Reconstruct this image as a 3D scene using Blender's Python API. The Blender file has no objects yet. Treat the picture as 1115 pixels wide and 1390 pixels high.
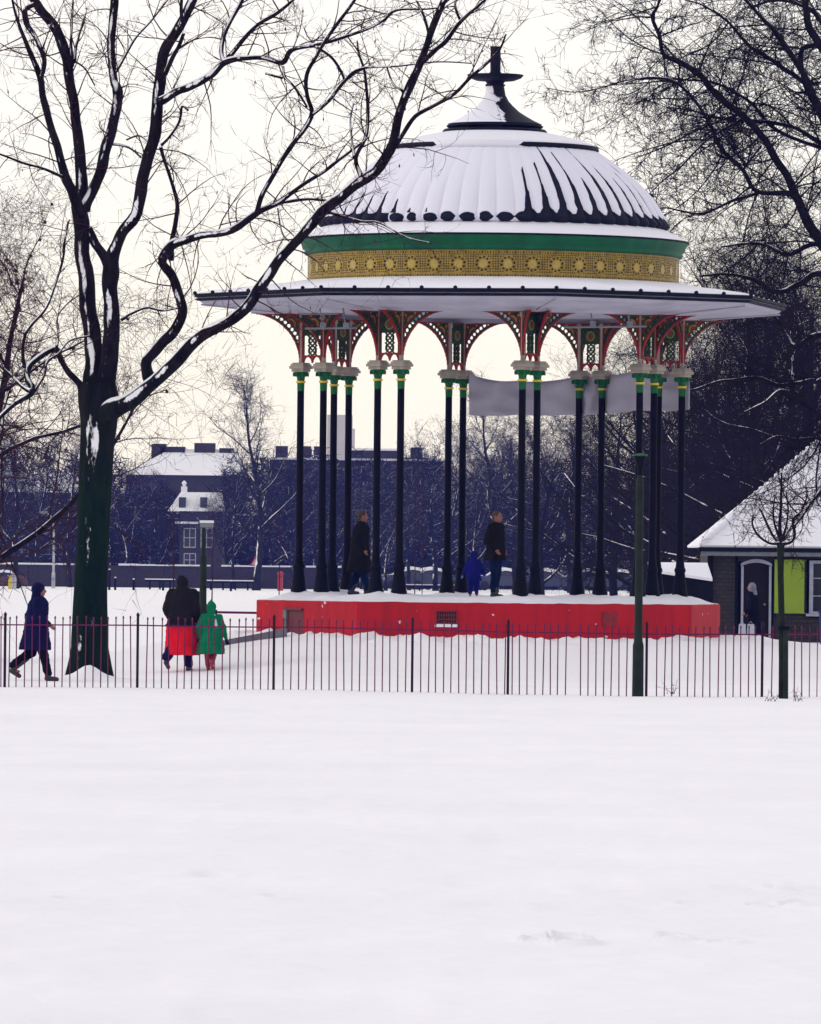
import bpy, math, random
from mathutils import Vector, Matrix, noise
R = math.radians
PI = math.pi
scene = bpy.context.scene
COL = scene.collection
# ------------------------------------------------------------------ camera model (photo pixels 1115x1390)
F = 9900.0; CZ = 2.19; HY = 765.0; ROLL = R(0.6)
cR, sR = math.cos(ROLL), math.sin(ROLL)
def P(px, py, d):
    u = px - 557.5; v = -(py - HY)
    u2 = u * cR - v * sR; v2 = u * sR + v * cR
    return Vector((u2 * d / F, d, CZ + v2 * d / F))
BX, BY = 1.64, 150.0           # bandstand centre
def fbm(x, y, z=0.0, o=3):
    s = 0; a = 1; f = 1
    for _ in range(o):
        s += a * noise.noise(Vector((x * f, y * f, z + f))); a *= .5; f *= 2
    return s
def smooth(t):
    t = max(0., min(1., t)); return t * t * (3 - 2 * t)
DENTS = []
for (px, py, dr, dz) in [(730, 1279, .07, .05), (773, 1280, .10, .07), (1060, 1202, .08, .05), (1085, 1199, .09, .06), (1078, 1224, .07, .05), (1030, 1225, .06, .04), (932, 1225, .06, .03), (912, 1272, .07, .04), (985, 1276, .08, .04), (732, 1230, .05, .03), (290, 1197, .12, .03), (375, 1226, .08, .03), (90, 1228, .08, .03)]:
    d_ = F * 2.19 / (py - 768); q_ = P(px, py, d_); DENTS.append((q_.x, d_, dr * 1.25, dz * 1.7))
def ground(x, y):
    r = math.hypot(x - BX, y - BY)
    z = .74 * (1 - smooth((r - 5.0) / 5.2))
    if y < 300 and abs(x) < 60:
        z += .05 * fbm(x * .12, y * .05, 3) + .012 * fbm(x * .9, y * .6, 7)
    if y < 120: z += (.028 * fbm(x * .8, y * .3, 9) + .012 * max(0, fbm(x * 3.1, y * .8, 4))) * smooth((120 - y) / 8)
    if x > 3 and 138 < y < 215: z += .26 * smooth((x - 3) / 5) * smooth((y - 140) / 18) * (1 - smooth((y - 192) / 20)) * smooth((r - 4.5) / 4)
    if abs(x + 5.85) < 3 and abs(y - 132.6) < 3: z += .22 * math.exp(-((x + 5.82) / .26) ** 2 - ((y - 132.35) / .5) ** 2) + .10 * math.exp(-((x + 5.8) / .9) ** 2 - ((y - 132.9) / .9) ** 2)
    if y < 56:
        for (dx, dy, dr, dz) in DENTS:
            q = math.hypot((x - dx) / dr, (y - dy) / (dr * 2.2))
            if q < 1.6: z += dz * (-(1 - smooth(q)) + .35 * math.exp(-((q - 1.15) / .2) ** 2))
    if 3.9 < r < 7.0:
        z += .13 * fbm(x * 1.9, y * 1.9, 5) * (1 - smooth((r - 5.2) / 1.6)) + .05 * fbm(x * 6, y * 6, 2, 2) * (1 - smooth((r - 5.2) / 1.0))
    return z
def hit(px, py):
    d = 60.
    while d < 900:
        p = P(px, py, d)
        if p.z <= ground(p.x, p.y): return Vector((p.x, p.y, ground(p.x, p.y)))
        d += .1
    return P(px, py, 600)
# ------------------------------------------------------------------ materials
def newmat(name):
    m = bpy.data.materials.new(name); m.use_nodes = True
    nt = m.node_tree; b = nt.nodes['Principled BSDF']
    return m, nt, b
def mat(name, col, rough=.7, var=.15, scale=3., bump=0., bscale=20., metallic=0., coord='Object', spec=.5, stretch=(1, 1, 1), snow=None, snowdir=(-.25, -.2, 1), snowcol=(.84, .83, .88), detail=5, sheen=0, moss=None, snow2=None):
    m, nt, b = newmat(name)
    N = nt.nodes; L = nt.links
    tc = N.new('ShaderNodeTexCoord'); mp = N.new('ShaderNodeMapping'); mp.inputs['Scale'].default_value = stretch
    L.new(tc.outputs[coord], mp.inputs['Vector'])
    nz = N.new('ShaderNodeTexNoise'); nz.inputs['Scale'].default_value = scale; nz.inputs['Detail'].default_value = detail
    L.new(mp.outputs[0], nz.inputs['Vector'])
    rp = N.new('ShaderNodeValToRGB')
    rp.color_ramp.elements[0].position = .3; rp.color_ramp.elements[1].position = .7
    rp.color_ramp.elements[0].color = tuple(c * (1 - var) for c in col) + (1,)
    rp.color_ramp.elements[1].color = tuple(min(1, c * (1 + var)) for c in col) + (1,)
    L.new(nz.outputs['Fac'], rp.inputs['Fac'])
    out = rp.outputs['Color']
    if moss:
        sz = N.new('ShaderNodeSeparateXYZ'); L.new(tc.outputs['Object'], sz.inputs[0])
        nm = N.new('ShaderNodeTexNoise'); nm.inputs['Scale'].default_value = 1.3; nm.inputs['Detail'].default_value = 6; L.new(mp.outputs[0], nm.inputs['Vector'])
        m1_ = N.new('ShaderNodeMath'); m1_.operation = 'MULTIPLY_ADD'; m1_.inputs[1].default_value = 3.; L.new(nm.outputs['Fac'], m1_.inputs[0]); L.new(sz.outputs[2], m1_.inputs[2])
        m2_ = N.new('ShaderNodeMapRange'); m2_.inputs['From Min'].default_value = 7.4; m2_.inputs['From Max'].default_value = 4.4; L.new(m1_.outputs[0], m2_.inputs['Value'])
        m3_ = N.new('ShaderNodeMix'); m3_.data_type = 'RGBA'; L.new(m2_.outputs[0], m3_.inputs[0]); L.new(out, m3_.inputs[6])
        m4_ = N.new('ShaderNodeMix'); m4_.data_type = 'RGBA'; L.new(nz.outputs['Fac'], m4_.inputs[0]); m4_.inputs[6].default_value = tuple(c * .2 for c in moss) + (1,); m4_.inputs[7].default_value = tuple(c * 1.9 for c in moss) + (1,)
        L.new(m4_.outputs[2], m3_.inputs[7]); out = m3_.outputs[2]
    b.inputs['Roughness'].default_value = rough; b.inputs['Metallic'].default_value = metallic
    b.inputs['Specular IOR Level'].default_value = spec
    if snow is not None:
        geo = N.new('ShaderNodeNewGeometry'); dp = N.new('ShaderNodeVectorMath'); dp.operation = 'DOT_PRODUCT'
        v = Vector(snowdir).normalized(); dp.inputs[1].default_value = v
        L.new(geo.outputs['Normal'], dp.inputs[0])
        n2 = N.new('ShaderNodeTexNoise'); n2.inputs['Scale'].default_value = 1.7; n2.inputs['Detail'].default_value = 4
        L.new(tc.outputs[coord], n2.inputs['Vector'])
        ma = N.new('ShaderNodeMath'); ma.operation = 'MULTIPLY_ADD'; ma.inputs[1].default_value = .9; L.new(n2.outputs['Fac'], ma.inputs[0]); L.new(dp.outputs['Value'], ma.inputs[2])
        mr = N.new('ShaderNodeMapRange'); mr.inputs['From Min'].default_value = snow + .42; mr.inputs['From Max'].default_value = snow + .52
        L.new(ma.outputs[0], mr.inputs['Value'])
        mx = N.new('ShaderNodeMix'); mx.data_type = 'RGBA'; L.new(mr.outputs[0], mx.inputs[0]); L.new(out, mx.inputs[6]); mx.inputs[7].default_value = snowcol + (1,)
        out = mx.outputs[2]
    if snow2:
        th, dv_, sc_ = snow2
        geo = N.new('ShaderNodeNewGeometry'); dp = N.new('ShaderNodeVectorMath'); dp.operation = 'DOT_PRODUCT'; dp.inputs[1].default_value = Vector(dv_).normalized(); L.new(geo.outputs['Normal'], dp.inputs[0])
        n2 = N.new('ShaderNodeTexNoise'); n2.inputs['Scale'].default_value = sc_ * .45; n2.inputs['Detail'].default_value = 9; n2.inputs['Roughness'].default_value = .65; L.new(mp.outputs[0], n2.inputs['Vector'])
        ma = N.new('ShaderNodeMath'); ma.operation = 'MULTIPLY_ADD'; ma.inputs[1].default_value = 1.; L.new(n2.outputs['Fac'], ma.inputs[0]); L.new(dp.outputs['Value'], ma.inputs[2])
        mr = N.new('ShaderNodeMapRange'); mr.inputs['From Min'].default_value = th + .47; mr.inputs['From Max'].default_value = th + .51; L.new(ma.outputs[0], mr.inputs['Value'])
        mx = N.new('ShaderNodeMix'); mx.data_type = 'RGBA'; L.new(mr.outputs[0], mx.inputs[0]); L.new(out, mx.inputs[6]); mx.inputs[7].default_value = snowcol + (1,); out = mx.outputs[2]
    L.new(out, b.inputs['Base Color'])
    if bump:
        nb = N.new('ShaderNodeTexNoise'); nb.inputs['Scale'].default_value = bscale; nb.inputs['Detail'].default_value = 4
        L.new(mp.outputs[0], nb.inputs['Vector'])
        bp = N.new('ShaderNodeBump'); bp.inputs['Strength'].default_value = bump; bp.inputs['Distance'].default_value = .05
        L.new(nb.outputs['Fac'], bp.inputs['Height']); L.new(bp.outputs[0], b.inputs['Normal'])
    return m
M = {}
def snowmat(name, col, bump, bs):
    m = mat(name, col, .75, .03, .25, bump, bs, coord='Object', spec=.2)
    return m
M['snow'] = snowmat('snow_ground', (.82, .80, .835), .7, 2.6)
M['snow2'] = snowmat('snow_roof', (.74, .73, .80), .4, 5)
M['iron'] = mat('black_iron_paint', (.004, .004, .006), .6, .3, 6, .1, 30, spec=.05)
M['lead'] = mat('dark_lead', (.005, .006, .013), .6, .3, 5, .15, 20, spec=.08)
M['red'] = mat('red_masonry_paint', (.42, .007, .011), .8, .10, 2.2, .25, 25, detail=8, spec=.25)
_m = M['red']; _n = _m.node_tree; _b = _n.nodes['Principled BSDF']; _l = _b.inputs['Base Color'].links[0].from_socket
_tc = _n.nodes.new('ShaderNodeTexCoord'); _z = _n.nodes.new('ShaderNodeTexNoise'); _z.inputs['Scale'].default_value = 5.5; _z.inputs['Detail'].default_value = 5; _n.links.new(_tc.outputs['Object'], _z.inputs[0])
_r = _n.nodes.new('ShaderNodeMapRange'); _r.inputs['From Min'].default_value = .70; _r.inputs['From Max'].default_value = .725; _n.links.new(_z.outputs['Fac'], _r.inputs['Value'])
_s = _n.nodes.new('ShaderNodeTexNoise'); _s.inputs['Scale'].default_value = 1.; _s.inputs['Detail'].default_value = 7; _mp = _n.nodes.new('ShaderNodeMapping'); _mp.inputs['Scale'].default_value = (5, 5, .7); _n.links.new(_tc.outputs['Object'], _mp.inputs[0]); _n.links.new(_mp.outputs[0], _s.inputs[0])
_r2 = _n.nodes.new('ShaderNodeMapRange'); _r2.inputs['From Min'].default_value = .35; _r2.inputs['From Max'].default_value = .72; _n.links.new(_s.outputs['Fac'], _r2.inputs['Value'])
_x2 = _n.nodes.new('ShaderNodeMix'); _x2.data_type = 'RGBA'; _n.links.new(_r2.outputs[0], _x2.inputs[0]); _n.links.new(_l, _x2.inputs[6]); _x2.inputs[7].default_value = (.30, .006, .010, 1)
_x = _n.nodes.new('ShaderNodeMix'); _x.data_type = 'RGBA'; _n.links.new(_r.outputs[0], _x.inputs[0]); _n.links.new(_x2.outputs[2], _x.inputs[6]); _x.inputs[7].default_value = (.70, .66, .74, 1); _n.links.new(_x.outputs[2], _b.inputs['Base Color'])
M['redtrim'] = mat('red_iron_paint', (.24, .014, .011), .55, .3, 12, 0, spec=.2)
M['green'] = mat('green_iron_paint', (.010, .105, .028), .6, .35, 14, 0, spec=.15)
M['corn'] = mat('green_cornice_paint', (.002, .085, .032), .55, .25, 3, 0, spec=.2, stretch=(1, 1, .3), detail=8)
M['dgreen'] = mat('dark_green_iron_paint', (.022, .042, .010), .6, .45, 18, 0, spec=.15)
M['gold'] = mat('gold_paint', (.27, .18, .025), .5, .3, 9, 0, metallic=.1, spec=.3)
M['gold2'] = mat('bright_gold_paint', (.38, .27, .05), .45, .15, 12, 0, metallic=.1)
M['yellow'] = mat('yellow_paint', (.55, .42, .02), .5, .1, 5, 0)
M['ivory'] = mat('ivory_paint', (.30, .26, .21), .7, .2, 6, 0)
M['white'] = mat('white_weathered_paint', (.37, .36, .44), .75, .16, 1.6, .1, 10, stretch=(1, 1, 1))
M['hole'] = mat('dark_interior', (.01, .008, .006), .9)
M['grey'] = mat('grey_concrete', (.12, .12, .14), .85, .25, 5, .3, 20)
M['bark'] = mat('plane_tree_bark', (.009, .007, .007), .95, .6, 4, .8, 9, stretch=(1, 1, .35), snow=.66, spec=.1)
M['barkg'] = mat('mossy_green_bark', (.0045, .0125, .007), .95, .7, 2.5, 1., 6, stretch=(1.4, 1.4, .3), snow=1.0, snowdir=(-.25, -.95, .12), spec=.05)
M['barkn'] = mat('green_grey_sapling_bark', (.014, .018, .010), .9, .5, 6, .3, 12, spec=.05)
M['twig'] = mat('reddish_twig', (.035, .012, .016), .9, .3, 2, spec=.1)
M['treebark'] = mat('plane_tree_bark_mossy_below', (.011, .008, .008), .95, .7, 5, 1., 14, stretch=(1.3, 1.3, .4), snow=.68, spec=.05, moss=(.004, .0125, .006), snow2=(1.035, (-.3, -.95, .1), 4.5))
M['twigd'] = mat('dark_twig', (.013, .010, .011), .95, .4, 1, spec=.05)
M['barkd'] = mat('dark_bark', (.012, .009, .009), .9, .4, 3, .4, 10, snow=.80, spec=.05)
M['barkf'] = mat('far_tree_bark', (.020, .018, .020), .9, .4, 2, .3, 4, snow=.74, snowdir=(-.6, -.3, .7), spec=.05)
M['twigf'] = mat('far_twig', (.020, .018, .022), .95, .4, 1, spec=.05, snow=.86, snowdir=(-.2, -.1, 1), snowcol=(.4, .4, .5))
M['leaf'] = mat('dead_brown_leaf', (.07, .02, .02), .9, .4, 5)
M['fence'] = mat('dark_red_fence_paint', (.105, .008, .055), .6, .35, 8, spec=.2)
M['fencep'] = mat('dark_fence_post_paint', (.022, .005, .018), .6, .3, 8, spec=.15)
M['lampg'] = mat('olive_green_post_paint', (.012, .019, .011), .6, .35, 5, .1, 20, spec=.1)
M['sheet'] = mat('grey_lilac_sheet', (.40, .38, .45), .85, .06, 1.2, .1, 6)
M['glass'] = mat('dark_window_glass', (.012, .013, .02), .12, .2, 2)
M['wframe'] = mat('white_window_frame', (.30, .31, .40), .6, .15, 5)
M['lime'] = mat('lime_green_board', (.20, .30, .002), .6, .06, 3)
M['doorb'] = mat('dark_brown_door', (.012, .009, .006), .7, .3, 4, spec=.1, stretch=(1, 1, .15))
M['bblue'] = mat('dark_blue_plastic', (.008, .008, .10), .5, .1, 5)
M['hut'] = mat('dark_timber', (.005, .005, .006), .85, .3, 5, spec=.1)
M['fframe'] = mat('grey_window_frame', (.10, .10, .14), .8, .3, 1)
def brick(name, c1, c2, mort, sc):
    m, nt, b = newmat(name); N = nt.nodes; L = nt.links
    tc = N.new('ShaderNodeTexCoord'); sp = N.new('ShaderNodeSeparateXYZ'); cb = N.new('ShaderNodeCombineXYZ')
    L.new(tc.outputs['Object'], sp.inputs[0]); ad = N.new('ShaderNodeMath'); L.new(sp.outputs[0], ad.inputs[0]); L.new(sp.outputs[1], ad.inputs[1])
    L.new(ad.outputs[0], cb.inputs[0]); L.new(sp.outputs[2], cb.inputs[1])
    br = N.new('ShaderNodeTexBrick'); br.inputs['Scale'].default_value = sc
    br.inputs['Color1'].default_value = c1 + (1,); br.inputs['Color2'].default_value = c2 + (1,); br.inputs['Mortar'].default_value = mort + (1,)
    br.inputs['Mortar Size'].default_value = .03; br.inputs['Brick Width'].default_value = .5; br.inputs['Row Height'].default_value = .25
    L.new(cb.outputs[0], br.inputs['Vector']); L.new(br.outputs['Color'], b.inputs['Base Color']); b.inputs['Roughness'].default_value = .9
    bp = N.new('ShaderNodeBump'); bp.inputs['Strength'].default_value = .4; bp.inputs['Distance'].default_value = .01; L.new(br.outputs['Fac'], bp.inputs['Height']); bp.invert = True
    L.new(bp.outputs[0], b.inputs['Normal'])
    return m
M['brick'] = brick('dark_brick', (.016, .013, .010), (.030, .023, .016), (.008, .008, .007), 2.4)
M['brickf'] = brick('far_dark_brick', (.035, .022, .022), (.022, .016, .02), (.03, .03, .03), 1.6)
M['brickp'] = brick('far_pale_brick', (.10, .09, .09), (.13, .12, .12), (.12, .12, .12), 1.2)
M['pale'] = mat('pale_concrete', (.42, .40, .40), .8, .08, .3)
def cloth(name, c, v=.2): return mat(name, c, .95, v, 6, .8, 9, spec=.04, stretch=(1, 1, .5))
M['navy'] = cloth('navy_cloth', (.007, .007, .040)); M['black'] = cloth('black_cloth', (.005, .005, .007)); M['brown'] = cloth('dark_brown_cloth', (.012, .010, .009))
M['cred'] = cloth('bright_red_cloth', (.60, .010, .018), .15); M['cgreen'] = cloth('green_cloth', (.004, .13, .055)); M['khaki'] = cloth('dark_khaki_cloth', (.009, .009, .006))
M['blue'] = cloth('bright_blue_cloth', (.008, .010, .12)); M['jean'] = cloth('blue_denim', (.005, .012, .04)); M['skin'] = mat('skin', (.22, .085, .06), .6, .08, 8)
M['hair'] = mat('brown_hair', (.05, .03, .02), .9, .3, 20); M['scarf'] = cloth('pale_scarf', (.45, .46, .55), .1); M['gscarf'] = cloth('grey_headscarf', (.17, .18, .24), .3); M['mitt'] = cloth('pale_blue_wool', (.12, .18, .40), .1)
M['boot'] = mat('dark_boot_leather', (.006, .005, .006), .4, .2, 8); M['rboot'] = mat('red_rubber', (.25, .008, .015), .4, .2, 8); M['pboot'] = mat('pale_grey_boot', (.30, .28, .27), .7, .2, 8)
M['carpaint'] = mat('grey_blue_car_paint', (.03, .035, .07), .3, .1, 2); M['carred'] = mat('maroon_car_paint', (.07, .02, .03), .3, .1, 2); M['rubber'] = mat('tyre_rubber', (.01, .01, .01), .9)
M['post'] = mat('pillar_box_red', (.35, .01, .02), .4, .1, 4); M['metal'] = mat('galvanised_metal', (.16, .18, .20), .45, .15, 6, metallic=.3)
# snow-on-lead dome material driven by an attribute
m, nt, b = newmat('ribbed_dome_lead_and_snow'); N = nt.nodes; L = nt.links
at = N.new('ShaderNodeAttribute'); at.attribute_name = 'snowmask'
tc = N.new('ShaderNodeTexCoord'); nz = N.new('ShaderNodeTexNoise'); nz.inputs['Scale'].default_value = 9; nz.inputs['Detail'].default_value = 6; L.new(tc.outputs['Object'], nz.inputs['Vector'])
ma = N.new('ShaderNodeMath'); ma.operation = 'MULTIPLY_ADD'; ma.inputs[1].default_value = .35; L.new(nz.outputs['Fac'], ma.inputs[0]); L.new(at.outputs['Fac'], ma.inputs[2])
mr = N.new('ShaderNodeMapRange'); mr.inputs['From Min'].default_value = .64; mr.inputs['From Max'].default_value = .72; L.new(ma.outputs[0], mr.inputs['Value'])
mx = N.new('ShaderNodeMix'); mx.data_type = 'RGBA'; L.new(mr.outputs[0], mx.inputs[0]); b.inputs['Specular IOR Level'].default_value = .12; mx.inputs[6].default_value = (.006, .007, .016, 1); mx.inputs[7].default_value = (.68, .67, .77, 1)
L.new(mx.outputs[2], b.inputs['Base Color']); b.inputs['Roughness'].default_value = .7
bp = N.new('ShaderNodeBump'); bp.inputs['Strength'].default_value = .9; bp.inputs['Distance'].default_value = .03; L.new(mr.outputs[0], bp.inputs['Height']); L.new(bp.outputs[0], b.inputs['Normal'])
M['dome'] = m
# ------------------------------------------------------------------ mesh helpers
class MB:
    def __init__(s): s.v = []; s.f = []; s.mi = []
    def add(s, vs, fs, mi=0):
        o = len(s.v); s.v += [tuple(v) for v in vs]; s.f += [tuple(i + o for i in f) for f in fs]; s.mi += [mi] * len(fs)
    def box(s, x0, x1, y0, y1, z0, z1, mi=0, T=None):
        vs = [Vector((x, y, z)) for z in (z0, z1) for y in (y0, y1) for x in (x0, x1)]
        if T: vs = [T @ v for v in vs]
        s.add(vs, [(0, 2, 3, 1), (4, 5, 7, 6), (0, 1, 5, 4), (2, 6, 7, 3), (0, 4, 6, 2), (1, 3, 7, 5)], mi)
    def tube(s, pts, rad, n=6, mi=0, cap=True):
        pts = [Vector(p) for p in pts]; k = len(pts)
        t = (pts[1] - pts[0]).normalized(); a = t.orthogonal().normalized(); vs = []
        for i in range(k):
            t2 = (pts[min(i + 1, k - 1)] - pts[max(i - 1, 0)])
            if t2.length < 1e-9: t2 = t
            t2 = t2.normalized(); a = (a - t2 * a.dot(t2))
            a = a.normalized() if a.length > 1e-6 else t2.orthogonal().normalized()
            b = t2.cross(a); r = rad[i] if hasattr(rad, '__len__') else rad
            for j in range(n):
                q = 2 * PI * j / n; vs.append(pts[i] + (a * math.cos(q) + b * math.sin(q)) * r)
            t = t2
        fs = [(i * n + j, i * n + (j + 1) % n, (i + 1) * n + (j + 1) % n, (i + 1) * n + j) for i in range(k - 1) for j in range(n)]
        if cap: fs += [tuple(range(n - 1, -1, -1)), tuple((k - 1) * n + j for j in range(n))]
        s.add(vs, fs, mi)
    def lathe(s, prof, n=48, c=(0, 0), mi=0, rf=None, mis=None, a0=0, a1=2 * PI):
        vs = []; full = abs(a1 - a0 - 2 * PI) < 1e-6; nn = n if full else n + 1
        for (r, z) in prof:
            for j in range(nn):
                a = a0 + (a1 - a0) * j / n; rr = rf(a, r, z) if rf else r
                vs.append((c[0] + rr * math.sin(a), c[1] - rr * math.cos(a), z))
        for i in range(len(prof) - 1):
            fs = [(i * nn + j, i * nn + (j + 1) % nn, (i + 1) * nn + (j + 1) % nn, (i + 1) * nn + j) for j in range(n)]
            o = len(s.v)
            s.f += [tuple(q + o for q in f) for f in fs]; s.mi += [mis[i] if mis else mi] * len(fs)
        s.v += vs
    def build(s, name, mats, parent=None, smoothf=False, loc=None, kind=None):
        me = bpy.data.meshes.new(name); me.from_pydata(s.v, [], s.f)
        for m in (mats if isinstance(mats, (list, tuple)) else [mats]): me.materials.append(m)
        me.polygons.foreach_set('material_index', s.mi)
        if smoothf: me.polygons.foreach_set('use_smooth', [True] * len(me.polygons))
        me.update()
        o = bpy.data.objects.new(name, me); COL.objects.link(o)
        if parent: o.parent = parent
        if loc: o.location = loc
        if kind: o['kind'] = kind
        return o
def tag(o, label=None, cat=None, group=None, kind=None):
    if label: o['label'] = label
    if cat: o['category'] = cat
    if group: o['group'] = group
    if kind: o['kind'] = kind
    return o
def thing(name, label, cat, loc=(0, 0, 0), rz=0, group=None, s=1):
    o = bpy.data.objects.new(name, None); COL.objects.link(o); o.location = loc; o.rotation_euler = (0, 0, rz); o.empty_display_size = .3; o.scale = (s, s, s)
    return tag(o, label, cat, group)
def cptree(o, parent=None):
    c = o.copy(); COL.objects.link(c); c.parent = parent
    for ch in list(o.children): cptree(ch, c)
    return c
def raster(w, h, res, fn, th=.04):
    """openwork panel in x(0..w), z(0..h); fn -> material index or None"""
    mb = MB(); nx = int(round(w / res)); nz = int(round(h / res)); g = [[fn((i + .5) * res, (j + .5) * res) for i in range(nx)] for j in range(nz)]
    idx = {}
    def V(i, j, k):
        q = (i, j, k)
        if q not in idx: idx[q] = len(mb.v); mb.v.append((i * res, (-.5 + k) * th, j * res))
        return idx[q]
    def G(i, j): return None if i < 0 or j < 0 or i >= nx or j >= nz else g[j][i]
    for j in range(nz):
        for i in range(nx):
            c = g[j][i]
            if c is None: continue
            fs = [(V(i, j, 0), V(i + 1, j, 0), V(i + 1, j + 1, 0), V(i, j + 1, 0)), (V(i, j, 1), V(i, j + 1, 1), V(i + 1, j + 1, 1), V(i + 1, j, 1))]
            if G(i - 1, j) is None: fs.append((V(i, j, 0), V(i, j + 1, 0), V(i, j + 1, 1), V(i, j, 1)))
            if G(i + 1, j) is None: fs.append((V(i + 1, j, 0), V(i + 1, j, 1), V(i + 1, j + 1, 1), V(i + 1, j + 1, 0)))
            if G(i, j - 1) is None: fs.append((V(i, j, 0), V(i, j, 1), V(i + 1, j, 1), V(i + 1, j, 0)))
            if G(i, j + 1) is None: fs.append((V(i, j + 1, 0), V(i + 1, j + 1, 0), V(i + 1, j + 1, 1), V(i, j + 1, 1)))
            mb.f += fs; mb.mi += [c] * len(fs)
    return mb
# ------------------------------------------------------------------ ground
def axis(segs):
    o = []
    for a, b, st in segs:
        n = max(1, int(round((b - a) / st))); o += [a + (b - a) * i / n for i in range(n)]
    o.append(segs[-1][1]); return o
xs = axis([(-4000, -400, 600), (-400, -60, 34), (-60, -12, 2), (-12, -7, .4), (-7, -4.8, .1), (-4.8, -4.2, .2), (-4.2, -2.6, .11), (-2.6, 2.6, .045), (2.6, 7.6, .11), (7.6, 20, .4), (20, 60, 2), (60, 400, 34), (400, 4000, 600)])
ys = axis([(-60, 26, 8), (26, 37, .5), (37, 50, .07), (50, 60, .5), (60, 118, .8), (118, 131, .4), (131, 134.5, .12), (134.5, 142, .4), (142, 150, .11), (150, 160, .5), (160, 220, 3), (220, 700, 24), (700, 1600, 150), (1600, 9000, 1200)])
mb = MB(); nx = len(xs)
mb.v = [(x, y, ground(x, y)) for y in ys for x in xs]
mb.f = [(j * nx + i, j * nx + i + 1, (j + 1) * nx + i + 1, (j + 1) * nx + i) for j in range(len(ys) - 1) for i in range(nx - 1)]
mb.mi = [0] * len(mb.f)
mb.build('snow_ground', M['snow'], smoothf=True, kind='structure')
# ------------------------------------------------------------------ bandstand
A0 = R(11); OC = math.cos(PI / 8)
def octf(a):
    t = ((a - A0) % (PI / 4)) - PI / 8
    return OC / math.cos(t)
bs = thing('bandstand', 'large domed bandstand with black iron columns, red plinth and snow on its dome', 'bandstand', (BX, BY, 0))
mb = MB(); mb.lathe([(4.88, -.2), (4.88, 1.40), (4.86, 1.42), (3, 1.42), (0.01, 1.42)], 64, rf=lambda a, r, z: r * octf(a)); mb.build('plinth', M['red'], bs)
# snow on platform
colpos = []
PR = 3.76; UW = .56
dirs = {}
for k in range(8):
    a = A0 + k * PI / 4
    # two perpendicular pair directions, four-fold symmetric
    q = (k // 1)
    deg = math.degrees(a) % 360
    phi = {0: 57, 1: 57, 2: 147, 3: 147, 4: 237, 5: 237, 6: -33, 7: -33}[k]
    ux, uy = math.cos(R(phi)), math.sin(R(phi))
    cx, cy = PR * math.sin(a), -PR * math.cos(a)
    p1 = Vector((cx - ux * UW / 2, cy - uy * UW / 2)); p2 = Vector((cx + ux * UW / 2, cy + uy * UW / 2))
    colpos.append((p1, p2))
def plat(x, y):
    r = math.hypot(x, y); a = math.atan2(x, -y); e = 4.86 * octf(a) - r
    z = 1.43 + .095 * smooth(e / .55) + .035 * fbm(x * 2.3, y * 2.3, 4) * smooth(e / .2)
    for pr in colpos:
        for c in pr:
            dd = math.hypot(x - c.x, y - c.y)
            if dd < .6: z += .07 * (1 - dd / .6) * (1 + .8 * noise.noise(Vector((x * 4, y * 4, 1))))
    return z
mb = MB(); n = 220; rr = [4.87 - .06 * i for i in range(36)] + [2.5, 2, 1.5, 1, .5, .01]
for r in rr:
    for j in range(n):
        a = 2 * PI * j / n; q = r * octf(a); x, y = q * math.sin(a), -q * math.cos(a); mb.v.append((x, y, plat(x, y) if r < 4.86 else 1.418 + .018 * noise.noise(Vector((x * 3, y * 3, 0)))))
for i in range(len(rr) - 1):
    for j in range(n): mb.f.append((i * n + j, i * n + (j + 1) % n, (i + 1) * n + (j + 1) % n, (i + 1) * n + j)); mb.mi.append(0)
mb.build('platform_snow', M['snow2'], bs, True)
# columns
CB = 1.46; CT = 6.27
def colmesh():
    mb = MB(); o8 = lambda a, r, z: r
    mb.lathe([(.165, CB), (.165, CB + .17), (.15, CB + .20), (.138, CB + .32), (.115, CB + .48), (.102, CB + .60), (.118, CB + .62), (.118, CB + .67), (.098, CB + .70), (.082, CB + .82), (.088, CB + .84), (.078, CB + .88), (.073, 4.0), (.070, 5.93), (.07, 5.935)], 14, mi=0)
    return mb
def capmesh():
    mb = MB()
    mb.lathe([(.072, 5.70), (.076, 5.86)], 14, mi=0); mb.lathe([(.095, 5.865), (.10, 5.885), (.095, 5.91)], 14, mi=2)
    mb.lathe([(.076, 5.92), (.085, 5.98), (.12, 6.05), (.15, 6.09)], 14, mi=1)
    for k in range(8):
        a = k * PI / 4; mb.box(-.02, .02, -.165, -.10, 6.0, 6.08, 1, Matrix.Rotation(a, 4, 'Z'))
    mb.box(-.14, .14, -.14, .14, 6.093, 6.15, 3); mb.box(-.175, .175, -.175, .175, 6.153, 6.21, 3); mb.box(-.155, .155, -.155, .155, 6.213, 6.25, 3); mb.box(-.13, .13, -.13, .13, 6.253, 6.28, 3)
    return mb
col0 = colmesh().build('column', M['iron'], bs, True)
cap0 = capmesh().build('capital', [M['green'], M['green'], M['yellow'], M['ivory']], col0)
st = MB(); st.box(-.033, .033, -.033, .033, 6.282, 7.27); st.box(-.05, .05, -.05, .05, 7.16, 7.25); strut0 = st.build('strut', M['ivory'], col0)
first = True
for k, (p1, p2) in enumerate(colpos):
    phi = math.atan2(p2.y - p1.y, p2.x - p1.x)
    for p in (p1, p2):
        if first: o = col0; first = False
        else: o = cptree(col0, bs)
        o.location = (p.x, p.y, 0); o.rotation_euler = (0, 0, phi)
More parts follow.
